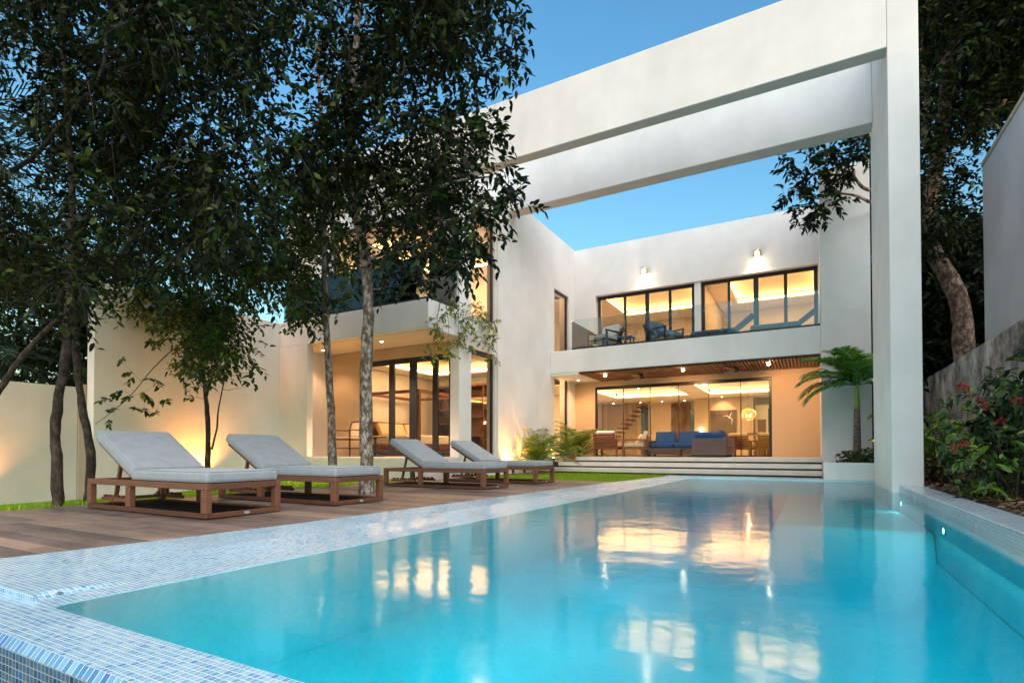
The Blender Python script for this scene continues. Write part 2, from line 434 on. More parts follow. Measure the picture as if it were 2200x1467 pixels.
# timber deck: boards run away from the pool
def outer_x(y):
    T = [(-3, -4.4), (1.0, -3.95), (1.95, -3.78), (3.0, -3.68), (7.1, -3.50), (10.1, -3.32), (13.9, -2.95)]
    for (a, xa), (b, xb) in zip(T, T[1:]):
        if y <= b: return xa+(xb-xa)*(y-a)/(b-a)
    return T[-1][1]
mb = MB(); y = -2.6
while y < 10.42:
    w = .138; cut = random.uniform(-6.3, -4.6); e = outer_x(y)+.08; z = random.uniform(-.002, .001)
    left = -7.2-.03*random.random()
    mb.box(left, cut-.002, y, y+w, -.03, z); mb.box(cut+.002, e, y, y+w, -.03, z+random.uniform(-.0015, .0015)); y += w+.007
tag(mb.build('pool_deck', 'deck_wood', uv=False, bevel=.003, seg=1), kind='structure')
tag(MB().box(-7.16, -3.3, -2.6, 10.4, -.5, -.035).build('deck_base', 'step_gap', uv=False), kind='structure')

# ---------------------------------------------------------------- swimming pool
ZW = -.025
pool = thing('swimming_pool', 'long rectangular pool tiled in blue glass mosaic, full to its spill edge', 'swimming pool', (-.7, 7, 0))
def inner_x(y): return -2.68+(y-1.1)*.018
# left coping: flat beside the deck, dipping under the water as a wet ledge
prof = [(0, .014), (.45, .010), (.80, .006), (.845, .003), (.875, -.017), (1, -.0225)]
Ys = [1.012, 1.1, 1.5, 2.2, 3, 4.5, 6, 8, 10.1, 11.5, 13.2]
def ix(y):
    r = .07; b = inner_x(y)
    return b+(r-math.sqrt(max(0, r*r-(r-(y-1.012))**2)) if y < 1.012+r else 0)
mb = MB(); rows = []
Ys = [1.012, 1.02, 1.035, 1.055, 1.083, 1.18, 1.3, 1.4]+Ys[2:]
for y in Ys:
    xo, xi = outer_x(y), ix(y); k = min(1, max(0, (y-1.05)/.45)); k = k*k*(3-2*k)
    rows.append([(xo+(xi-xo)*t, y, z+(z2-z)*k) for (t, z), z2 in zip(prof, (.014, .004, -.0185, -.0200, -.0210, -.0225))])
n = len(prof)
for row in rows: mb.v += row
for i in range(len(rows)-1):
    for j in range(n-1):
        a = i*n+j; mb.f.append((a, a+1, a+n+1, a+n)); mb.m.append(0)
e0 = rows[0]
mb.add(e0+[(p[0], p[1], -.12) for p in e0], [(j, j+n, j+n+1, j+1) for j in range(n-1)])
mb.add([(outer_x(y), y, z) for y in Ys for z in (-.2, .014)], [(2*i, 2*i+1, 2*i+3, 2*i+2) for i in range(len(Ys)-1)])
mb.build('coping', 'mosaic', pool)
# far coping
MB().box(-3.1, .3, 13.2, 13.85, -.2, .014).box(.3, 1.19, 13.2, 13.25, -.2, .012).build('coping', 'mosaic', pool)
# right raised kerb
MB().box(1.194, 1.48, -3, 10.098, -1.4, -.081).build('side_wall', 'mosaic_pool', pool)
MB().box(1.19, 1.49, -3, 10.098, -.08, .085).box(1.502, 1.56, 10.098, 13.2, -1.4, .07).build('coping', 'mosaic_grey', pool, bevel=.008, seg=1)
# near spill wall with a sloping trim row
mb = MB()
x0, x1 = -4.6, 1.19
pr = [(1.012, -1.4), (1.012, -.020), (.79, -.020), (.768, -.050), (.768, -.70)]
mb.v = [(x, y, z) for x in (x0, x1) for y, z in pr]
mb.f = [(i, i+5, i+6, i+1) for i in range(2)]; mb.m = [0, 0]
mb.build('spill_edge', 'mosaic', pool)
mb = MB(); mb.v = [(x, y, z) for x in (x0, x1) for y, z in pr]
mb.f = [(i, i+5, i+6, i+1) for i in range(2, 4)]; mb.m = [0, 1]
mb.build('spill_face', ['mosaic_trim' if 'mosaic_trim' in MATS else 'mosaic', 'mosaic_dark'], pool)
# basin
mb = MB(); zb = -1.15
mb.add([(ix(y), y, z) for y in Ys for z in (zb, -.0225)], [(2*i, 2*i+1, 2*i+3, 2*i+2) for i in range(len(Ys)-1)])
mb.add([(-2.9, 13.198, zb), (1.19, 13.198, zb), (1.19, 13.198, 0), (-2.9, 13.198, 0)], [(0, 1, 2, 3)])
mb.build('basin', 'mosaic_pool', pool)
# floor sheet: rounded foot along the walls, rising to a shallow sun shelf in the far right corner
def sstep(t): t = min(1, max(0, t)); return t*t*(3-2*t)
def floor_z(x, y):
    r = .6; h = zb
    for d in (x-inner_x(y), 1.19-x, y-1.012, 13.2-y):
        d = min(r, max(0.0, d)); h = max(h, zb+r-math.sqrt(max(0, r*r-(r-d)**2)))
    s = sstep((x+.70)/.34)*sstep((y-7.15)/.36)
    return max(h, zb+(-.30-zb)*s)
fx = sorted({round(i/62, 4) for i in range(63)} | {round(.16*(i/14)**2, 4) for i in range(15)} | {round(1-.16*(i/14)**2, 4) for i in range(15)})
fy = [1.012+12.188*i/240 for i in range(241)]; m = MB(); n = len(fx)
for y in fy:
    x0 = inner_x(y)+.002
    for t in fx: x = x0+(1.188-x0)*t; m.v.append((x, y, floor_z(x, y)))
for j in range(len(fy)-1):
    for i in range(n-1): a = j*n+i; m.f.append((a, a+1, a+n+1, a+n)); m.m.append(0)
m.build('pool_floor', 'mosaic_pool', pool, smooth=True)
o = MB().box(-3.35, 1.24, .82, 13.24, -1.42, ZW).build('water', 'pool_water', uv=False); tag(o, kind='structure')
for x, y, z, ax, e in [(1.186, 6.9, -.20, 'x', .5), (1.186, 9.8, -.17, 'x', .4), (-1.75, 1.016, -.5, 'y', 2), (.2, 1.016, -.5, 'y', 2)]:  # last two sit unseen on the near wall, added to light the floor
    d = {'x': (-1, 0, 0), 'y': (0, 1, 0), 'y2': (0, -1, 0)}[ax]; q = Vector(d).to_track_quat('Z', 'Y').to_matrix()
    mb = MB(); mb.lathe((0, 0, 0), [(.038, -.01), (.038, .008), (.032, .012)], 20, 0); mb.lathe((0, 0, 0), [(.030, .013), (.02, .016)], 20, 1)
    mb.v = [tuple(q@Vector(p)+Vector((x, y, z))) for p in mb.v]
    mb.build('pool_light', ['paint_white', 'pool_glow'], pool, uv=False)
    p = Vector((x, y, z))+Vector(d)*.04
    lamp('pool_lamp', 'AREA', p, e, (.80, 1.0, .96), .12, aim=p+Vector(d)+Vector((0, 0, -.12)))
# unseen fill strips added under the pool rims to brighten the basin
for x, y0, y1, dx, e in [(1.16, 1.2, 7.2, -1, 7), (-2.44, 1.6, 12.8, 1, 14)]:
    o = lamp('pool_fill_strip', 'AREA', (x, (y0+y1)/2, -.22), e, (.80, 1.0, .97), (.05, y1-y0))
    o.rotation_euler = (0, R(62*dx*-1), 0)

# entrance steps: three floating treads with shadow gaps
st = thing('entrance_steps', 'three wide pale stone steps with dark shadow gaps leading up to the glass doors', 'steps', (-3.2, 14.5, 0))
for k, (y, x) in enumerate([(14.1, -6.9), (14.5, -6.45), (14.9, -6.05)]):
    z = .15*(k+1)
    MB().box(x, .248, y, 16.99 if k == 2 else y+.55, z-.105, z).build('tread', 'step_stone', st, bevel=.006)
    MB().box(x+.05, .246, y+.06, 16.9, z-.16, z-.107).build('riser', 'step_gap', st)

# planting bed beside the wing, and the bed right of the pool
tag(MB().box(-6.92, -6.09, 14.56, 16.98, -.2, .29).box(-6.92, -6.2, 12.2, 14.08, -.2, .02).build('planting_bed', 'soil', uv=False), kind='structure')
mb = MB(); sheet(mb, 1.495, 3.0, -3, 24, 10, 90, lambda x, y: .03+.05*math.sin(x*9+y*3)*math.sin(y*5)+.06*(x-1.5))
tag(mb.build('garden_bed', 'soil', uv=False, smooth=True), kind='structure')

# ---------------------------------------------------------------- garden walls and neighbours
g = thing('garden_wall', 'tall cream rendered garden wall running back to the bedroom wing, lit by an uplight', 'wall', (-11.8, 7, -.3))
MB().box(-11.92, -11.662, 5.03, 9.4, -.6, 3.82).build('wall_panel', 'stucco_cream', g, bevel=.012)
g = thing('boundary_wall', 'low cream boundary wall at the far left behind the slim trunks', 'wall', (-12, 1, -.3))
MB().box(-12.1, -11.93, -4, 4.9, -.6, 1.80).build('wall_panel', 'stucco_cream_shaded', g, bevel=.012)
MB().box(-12.06, -11.9, 4.9, 5.026, -.6, 1.86).build('end_post', 'paint_taupe', g, bevel=.01)
g = thing('retaining_wall', 'dark weathered concrete wall streaked with mould, sloping away on the right', 'wall', (3.05, 12, 0))
mb = MB(); n = 60; k0 = 0
for i in range(n+1):
    y = 2+22*i/n; dz = .006*math.sin(i*1.7)+.012*math.sin(i*.61)
    mb.v += [(2.9, y, -.5), (2.9, y, 2.65+dz), (3.2, y, 2.65+dz*.6), (3.2, y, -.5)]
for i in range(n):
    a = 4*i
    for j in range(3): mb.f.append((a+j, a+j+1, a+j+5, a+j+4)); mb.m.append(0)
mb.f += [(3, 2, 1, 0), (4*n, 4*n+1, 4*n+2, 4*n+3)]; mb.m += [0, 0]
mb.build('wall_panel', 'stained_concrete', g, uv=False)
g = thing('neighbour_house', 'plain grey rendered house side rising above the mouldy wall at the right edge', 'house', (6, 9, 0))
MB().box(3.3, 10, 3, 15, 0, 6.72).build('wall', 'stucco_grey', g, bevel=.02)
MB().box(3.285, 10.02, 2.98, 15.02, 6.722, 6.82).build('roof_cap', 'paint_taupe', g, bevel=.01)
# ================================================================ THE HOUSE
house = thing('modern_villa', 'large white flat-roofed modern house with glowing windows on two floors', 'house', (-4, 16, 0))
def wall(axis, a0, a1, b0, b1, t0, t1, ops=(), mat='stucco', name='wall', bevel=0):
    return MB().grid(axis, a0, a1, b0, b1, t0, t1, ops).build(name, mat, house)
def block(x0, x1, y0, y1, z0, z1, name, mat='stucco', bevel=0):
    return MB().box(x0, x1, y0, y1, z0, z1).build(name, mat, house, bevel=bevel)
# bedroom wing (left)
block(-11.66, -7.0, 9.05, 10.19, -.4, .47, 'terrace_slab', 'stucco_cream', .01)
block(-11.62, -7.03, 9.08, 10.38, .472, .482, 'terrace_floor', 'floor_stone')
wall('x', -11.66, -10.66, .485, 3.218, 9.05, 9.22, name='wall')
block(-11.66, -7.0, 9.05, 10.195, 3.22, 3.83, 'balcony_slab', bevel=.012)
block(-11.6, -7.05, 9.2, 10.39, 3.205, 3.219, 'terrace_ceiling', 'soffit_tan')
X1 = -7.0
wall('y', 10.2, 11.84, 0, 6.89, -7.25, X1, [(10.70, 11.81, .47, 3.06), (10.70, 11.81, 3.84, 6.45)])
X2 = -6.93
wall('y', 11.842, 17.0, 0, 6.89, -7.25, X2, [(15.30, 16.43, .46, 2.99), (15.30, 16.43, 3.66, 5.69)])
block(-7.25, X2, 12.72, 17.0, 6.892, 7.4, 'parapet')
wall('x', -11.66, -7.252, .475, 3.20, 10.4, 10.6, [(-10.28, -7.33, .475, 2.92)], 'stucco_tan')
wall('x', -11.66, -7.252, 3.832, 6.89, 10.2, 10.4, [(-11.1, -7.5, 3.85, 6.4)], 'stucco')
wall('y', 9.222, 18.0, -.6, 6.89, -11.66, -11.45, (), 'stucco')
wall('x', -11.45, -7.252, .0, 6.89, 15.0, 15.15, (), 'stucco')
block(-11.44, -7.26, 10.62, 14.99, .40, .478, 'floor', 'floor_stone')
block(-11.44, -7.26, 10.42, 14.99, 3.55, 3.80, 'floor', 'floor_stone')
block(-11.66, -7.252, 10.2, 17.0, 6.892, 7.0, 'roof')
# main block (right)
wall('x', X2+.002, .249, 2.955, 7.4, 17.0, 17.28, [(-6.20, .235, 3.66, 5.77)])
block(-3.05, -2.87, 17.06, 17.279, 3.66, 5.77, 'pillar')
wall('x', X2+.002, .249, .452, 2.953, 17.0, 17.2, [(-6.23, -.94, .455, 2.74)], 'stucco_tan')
block(X2+.002, .249, 15.0, 16.998, 2.97, 3.65, 'balcony_slab', bevel=.012)
block(.25, 1.27, 15.0, 17.4, -.2, 7.43, 'pilaster', bevel=.012)
block(1.0, 1.27, 17.402, 26, 0, 7.4, 'wall')
block(-9.3, 1.26, 26.002, 26.25, 0, 7.4, 'wall')
block(-9.3, -9.0, 15.16, 26, 0, 7.4, 'wall')
block(-9.0, 1.0, 17.3, 26, 6.9, 7.1, 'roof')
block(-9.0, 1.0, 17.22, 26, .30, .45, 'floor', 'floor_stone')
block(-9.0, 1.0, 17.29, 26, 3.25, 3.60, 'floor', 'floor_stone')
block(-8.99, -7.26, 15.152, 17.215, .30, .45, 'floor', 'floor_stone')
block(-8.99, -7.26, 15.152, 17.285, 3.25, 3.60, 'floor', 'floor_stone')
block(-8.99, -8.6, 15.2, 17.3, .452, 3.24, 'interior_wall', 'paint_warm')
block(-8.99, -8.6, 15.2, 17.3, 3.61, 6.88, 'interior_wall', 'paint_warm')
wall('x', -8.99, .99, .452, 3.24, 25.7, 25.9, (), 'paint_warm', 'interior_wall')
wall('x', -8.99, .99, 3.61, 6.89, 22.0, 22.15, (), 'paint_warm', 'interior_wall')
# dark metal joinery
def window(axis, a0, a1, z0, z1, t, mull=(), fw=.06, dep=.07, name='window', head=None, mat='glass_clear', sill=None):
    mb = MB(); head = head or fw; sill = fw if sill is None else sill
    def bx(p0, p1, q0, q1, s=0):
        if axis == 'x': mb.box(p0, p1, t-dep/2-s, t+dep/2+s, q0, q1)
        else: mb.box(t-dep/2-s, t+dep/2+s, p0, p1, q0, q1)
    bx(a0, a1, z1-head, z1); bx(a0, a1, z0, z0+sill)
    bx(a0, a0+fw, z0+sill, z1-head); bx(a1-fw, a1, z0+sill, z1-head)
    for m in mull:
        c, w = m if isinstance(m, tuple) else (m, fw)
        bx(c-w/2, c+w/2, z0+sill, z1-head, -.003)
    o = mb.build(name, 'frame_black', house, bevel=.006, seg=1)
    e = .01
    if axis == 'x': v = [(a0+e, t, z0+e), (a1-e, t, z0+e), (a1-e, t, z1-e), (a0+e, t, z1-e)]
    else: v = [(t, a0+e, z0+e), (t, a1-e, z0+e), (t, a1-e, z1-e), (t, a0+e, z1-e)]
    MB().add(v, [(0, 1, 2, 3)]).build('pane', mat, o)
    return o
window('x', -6.18, -3.052, 3.662, 5.768, 17.22, [(-5.26, .09), (-4.53, .13), (-3.81, .09)], .10)
window('x', -2.868, .233, 3.662, 5.768, 17.22, [(-2.08, .08), (-1.34, .14), (-.57, .09)], .10)
# the frameless sliding glass wall of the living room
o = window('x', -6.23, -.942, .456, 2.738, 17.06, [(q, .022) for q in (-5.28, -4.41, -3.53, -2.65, -1.76)], .075, name='glass_door', head=.10, sill=.035)
window('x', -10.27, -7.335, .476, 2.918, 10.46, [(-9.22, .17), (-8.54, .21), (-7.86, .16)], .12, name='glass_door', head=.13)
window('x', -11.09, -7.51, 3.852, 6.39, 10.28, [(-10.2, .12), (-9.3, .12), (-8.4, .12)], .10, name='glass_door')
window('y', 10.705, 11.805, .475, 3.055, -7.10, (), .045, head=.10)
window('y', 10.705, 11.805, 3.845, 6.445, -7.10, (), .045)
window('y', 15.305, 16.425, .465, 2.985, -7.02, (), .05)
window('y', 15.305, 16.425, 3.665, 5.685, -7.02, (), .05)
# balustrades of clear glass on black channels
def rail(axis, a0, a1, t, z0, h, n):
    f = MB(); g = MB()
    if axis == 'x': f.box(a0, a1, t-.02, t+.02, z0, z0+.055)
    else: f.box(t-.02, t+.02, a0, a1, z0, z0+.055)
    o = f.build('balustrade', 'frame_black', house)
    for i in range(n):
        p = a0+(a1-a0)*i/n+.006; q = a0+(a1-a0)*(i+1)/n-.006
        if axis == 'x': g.box(p, q, t-.006, t+.006, z0+.055, z0+h)
        else: g.box(t-.006, t+.006, p, q, z0+.055, z0+h)
    g.build('pane', 'glass_rail', o)
rail('x', -6.25, .246, 15.06, 3.651, .88, 4)
rail('y', 15.085, 16.99, -6.25, 3.651, .88, 1)
rail('x', -11.6, -7.06, 9.12, 3.831, .95, 4)
rail('y', 9.145, 10.19, -7.06, 3.831, .95, 1)
# timber slat ceiling over the terrace, plaster at its left end
MB().box(-6.0, .247, 15.02, 16.995, 2.957, 2.968).build('ceiling_board', 'step_gap', house)
mb = MB(); x = -6.0
while x < .2: mb.box(x, x+.045, 15.10, 16.99, 2.915, 2.956); x += .082
mb.build('slat_ceiling', 'slat_wood', house)
block(X2+.004, -6.02, 15.02, 16.995, 2.90, 2.968, 'soffit')
# rooms: tray ceilings with hidden light strips
def tray_ceiling(x0, x1, y0, y1, z, trays, mat='paint_white', d=.24):
    o = MB().grid('z', x0, x1, y0, y1, z, z+.03, trays)
    for a0, a1, b0, b1 in trays:
        e = .03
        o.grid('x', a0-e, a1+e, z+.031, z+d, b1+.10, b1+.13); o.grid('x', a0-e, a1+e, z+.031, z+d, b0-.13, b0-.10)
        o.grid('y', b0-.1, b1+.1, z+.031, z+d, a0-.13, a0-.10); o.grid('y', b0-.1, b1+.1, z+.031, z+d, a1+.10, a1+.13)
        o.box(a0-.13, a1+.13, b0-.13, b1+.13, z+d, z+d+.02)
    c = o.build('ceiling', mat, house)
    for a0, a1, b0, b1 in trays:
        m = MB(); t = z+.07; h = .035
        m.box(a0-.08, a1+.08, b1+.06, b1+.085, t, t+h); m.box(a0-.08, a1+.08, b0-.085, b0-.06, t, t+h)
        m.box(a0-.085, a0-.06, b0-.055, b1+.055, t, t+h); m.box(a1+.06, a1+.085, b0-.055, b1+.055, t, t+h)
        m.build('light_strip', 'cove_glow', c, uv=False)
tray_ceiling(-8.99, .99, 17.21, 25.69, 2.90, [(-7.3, -4.3, 18.0, 22.7), (-3.5, -.4, 18.0, 23.0)])
tray_ceiling(-8.99, .99, 17.29, 21.99, 5.90, [(-6.2, -3.2, 17.9, 20.6), (-2.2, .4, 17.9, 20.8)])
tray_ceiling(-11.44, -7.26, 10.61, 14.99, 3.06, [(-10.7, -7.8, 11.3, 14.2)])
tray_ceiling(-11.44, -7.26, 10.42, 14.99, 6.35, [(-10.7, -7.8, 11.2, 14.2)])
# living room back wall: stair niche, windows, doors, taupe panel
def back(u0, u1, v0, Y, mat, name, z0=.452, d=.05):
    p = at(1270+u0/5.366, 800+v0/5.366, Y=Y); q = at(1270+u1/5.366, 800+v0/5.366, Y=Y)
    return block(p.x, q.x, Y, Y+d, z0, min(p.z, 2.89), name, mat)
back(100, 134, 345, 25.60, 'night_glass', 'window')
back(185, 525, 375, 25.62, 'paint_taupe', 'interior_wall')
back(574, 656, 375, 25.61, 'night_glass', 'window')
back(922, 1140, 360, 25.58, 'walnut', 'door')
back(1142, 1184, 425, 25.60, 'night_glass', 'window')
p = at(1491.8, 900, Y=24.3).x; q = at(1618.5, 900, Y=24.3).x
block(p, q, 24.3, 24.6, .452, 2.895, 'interior_wall', 'paint_taupe')
block(at(1623, 900, Y=24.9).x, at(1657, 900, Y=24.9).x+1.2, 24.9, 25.0, .452, 2.55, 'interior_wall', 'paint_white')
p = at(1628, 901, Y=24.85); q = at(1645.5, 901, Y=24.85); block(p.x, q.x, 24.85, 24.89, .452, p.z, 'door', 'walnut')
p = at(1650, 877, Y=24.84); block(p.x, p.x+.4, 24.84, 24.89, 1.2, p.z, 'window', 'night_glass')
# open stair in the niche
mb = MB(); p = at(1306, 900, Y=24.6).x
for i in range(9): mb.box(p+.18*i, p+.18*i+.26, 24.3, 25.3, 1.1+.19*i, 1.15+.19*i)
mb.build('staircase', 'walnut', house)
# upper rooms: partition, timber headboard wall, doors
block(-2.98, -2.86, 17.29, 21.99, 3.602, 5.89, 'interior_wall', 'paint_warm')
block(-5.2, -3.4, 21.94, 21.99, 3.602, 5.2, 'interior_wall', 'walnut')
block(-3.9, -3.3, 21.9, 21.935, 3.602, 5.0, 'door', 'walnut')
block(-2.0, -.5, 21.93, 21.99, 3.602, 5.0, 'interior_wall', 'bed_wood')
# wardrobe wall in the lower bedroom, headboard upstairs
wd = thing('wardrobe', 'open walnut wardrobe with lit shelves behind the bedroom corner window', 'wardrobe', (-8.6, 14.7, .48))
MB().box(-10.9, -7.3, 14.90, 14.98, .48, 2.75).box(-10.9, -10.84, 14.4, 14.898, .48, 2.75).box(-7.36, -7.3, 14.4, 14.898, .48, 2.75).box(-10.84, -7.36, 14.4, 14.898, 2.69, 2.75).build('carcass', 'walnut', wd)
for x in (-9.9, -9.0, -8.1): MB().box(x, x+.04, 14.42, 14.895, .48, 2.688).build('side_panel', 'walnut', wd)
for z in (.9, 1.5, 1.95): MB().box(-10.838, -9.902, 14.45, 14.893, z, z+.03).box(-9.858, -9.002, 14.45, 14.893, z+.2, z+.23).box(-8.958, -8.102, 14.45, 14.893, z, z+.03).box(-8.058, -7.362, 14.45, 14.893, z+.1, z+.13).build('shelf', 'walnut', wd)
for i, (y, z) in enumerate([(12.6, 3.05), (13.6, 2.6)]): pass
# fixed lights of the house
def downlight(x, y, z, e, spot=110, col=WARM, r=.045):
    mb = MB(); mb.lathe((x, y, z), [(r*1.25, 0), (r*1.25, -.012), (r, -.014)], 16, 0); mb.lathe((x, y, z), [(r*.9, -.0145), (r*.5, -.016)], 16, 1)
    mb.build('downlight', ['paint_white', 'lamp_glow'], house, uv=False)
    lamp('downlight_lamp', 'SPOT', (x, y, z-.04), e, col, .05, aim=(x, y, z-1), spot=spot)
downlight(*at(820, 733, Z=3.204).xy, 3.204, 190, 100, (1, .60, .32))
downlight(-10.9, 9.75, 3.204, 16, 110, (1, .60, .32))
for x in (-6.5,): downlight(x, 16.2, 2.90, 14, 140)
for x in (-8.2, -6.9, -5.9, -4.9): downlight(x, 24.9, 2.899, 30, 75)
downlight(-3.2, 24.0, 2.899, 28, 70)
def ceiling_spot(x, y, z, aim, e):
    d = (Vector(aim)-Vector((x, y, z))).normalized(); q = d.to_track_quat('Z', 'Y').to_matrix()
    mb = MB(); mb.lathe((0, 0, 0), [(.034, -.07), (.036, -.02)], 14, 0); mb.lathe((0, 0, 0), [(.036, -.019), (.040, .06), (.02, .066)], 14, 1)
    mb.v = [tuple(q@Vector(p)+Vector((x, y, z-.08))) for p in mb.v]
    mb.tube([(x, y, z), (x, y, z-.06)], .012, 8, mi=0)
    mb.build('spotlight', ['paint_white', 'lamp_glow'], house, uv=False)
    lamp('spot_lamp', 'SPOT', Vector((x, y, z-.08))+d*.09, e, WARM, .03, aim=aim, spot=110)
ceiling_spot(at(1300, 795, Y=15.25).x, 15.25, 2.957, (-5.9, 17, .6), 55)
ceiling_spot(at(1467, 784, Y=15.25).x, 15.25, 2.957, (-3.2, 17, 1.2), 36)
ceiling_spot(at(1650, 768, Y=15.25).x, 15.25, 2.957, (-.35, 17, 1.3), 40)
# wall lamps above the upper windows
for u, v in ((1385, 584), (1627, 546)):
    p = at(u, v, Y=16.93)
    w = thing('wall_lamp', 'brass cylinder wall lamp glowing above the upper %s window' % ('left' if u < 1500 else 'right'), 'wall lamp', (p.x, 16.99, p.z), 'wall lamps on the upper facade')
    mb = MB(); mb.lathe((p.x, p.y-.03, p.z-.10), [(.085, 0), (.10, .02), (.105, .18), (.10, .20), (.04, .205)], 20); mb.box(p.x-.04, p.x+.04, p.y+.05, 16.996, p.z-.05, p.z+.05)
    mb.build('housing', 'brass', w, uv=False, smooth=False)
    mb = MB(); mb.lathe((p.x, p.y-.03, p.z-.145), [(.03, 0), (.07, .01), (.08, .044)], 18); mb.build('bulb', 'lamp_glow', w, uv=False)
    mb = MB(); mb.lathe((p.x, p.y-.135, p.z-.02), [(.045, -.05), (.05, 0), (.045, .05)], 14); mb.build('lens', 'lamp_glow', w, uv=False)
    lamp('wall_lamp_light', 'SPOT', (p.x, p.y-.05, p.z-.17), 8, (1, .80, .58), .04, aim=(p.x, p.y+.05, p.z-1.2), spot=130)
# fill lamps added in each room to brighten it, without fittings
lamp('room_fill', 'AREA', (-5.8, 20.5, 3.05), 42, WARM, (2.6, 4), rot=(0, 0, 0))
lamp('room_fill', 'AREA', (-2.0, 20.5, 3.05), 42, WARM, (2.6, 4), rot=(0, 0, 0))
lamp('room_fill', 'AREA', (-4.7, 19.3, 6.05), 36, WARM, (2.4, 2), rot=(0, 0, 0))
lamp('room_fill', 'AREA', (-.9, 19.3, 6.05), 36, WARM, (2.2, 2), rot=(0, 0, 0))
lamp('room_fill', 'AREA', (-9.2, 12.7, 3.22), 34, WARM, (2.4, 2.4), rot=(0, 0, 0))
lamp('room_fill', 'AREA', (-9.2, 12.7, 6.5), 45, WARM, (2.4, 2.4), rot=(0, 0, 0))
lamp('room_fill', 'POINT', (-7.9, 16.0, 2.5), 22, WARM, .1)
lamp('room_fill', 'POINT', (-7.9, 16.0, 5.6), 10, WARM, .1)

# ---------------------------------------------------------------- portal over the pool
pt = thing('portal_frame', 'huge white portal of two deep beams on one pier spanning the pool', 'portal frame', (1.3, 10.1, -.02))
def beam(y0, y1, z0=6.9, z1=8.23):
    o = MB().box(-11.66, 1.098, y0, y1, z0, z1).build('beam', 'stucco', pt, bevel=.012)
    MB().box(-11.6, 1.095, y0+.012, y1-.012, z0-.004, z0-.001).build('soffit', 'beam_underside_shade', o)
beam(10.1, 10.38); beam(12.3, 12.7)
MB().box(1.10, 1.50, 10.1, 12.7, -1.35, 8.23).build('pier', 'stucco', pt, bevel=.014)

# ---------------------------------------------------------------- planter
pl = thing('planter', 'low white rendered planter box holding a palm beside the pool', 'planter', (.8, 14, 0))
MB().grid('z', .252, 1.9, 13.252, 14.998, -.1, .37, [(.36, 1.8, 13.36, 14.9)]).build('planter_box', 'stucco', pl)
MB().box(.362, 1.798, 13.362, 14.898, .1, .31).build('soil', 'soil', pl, uv=False)
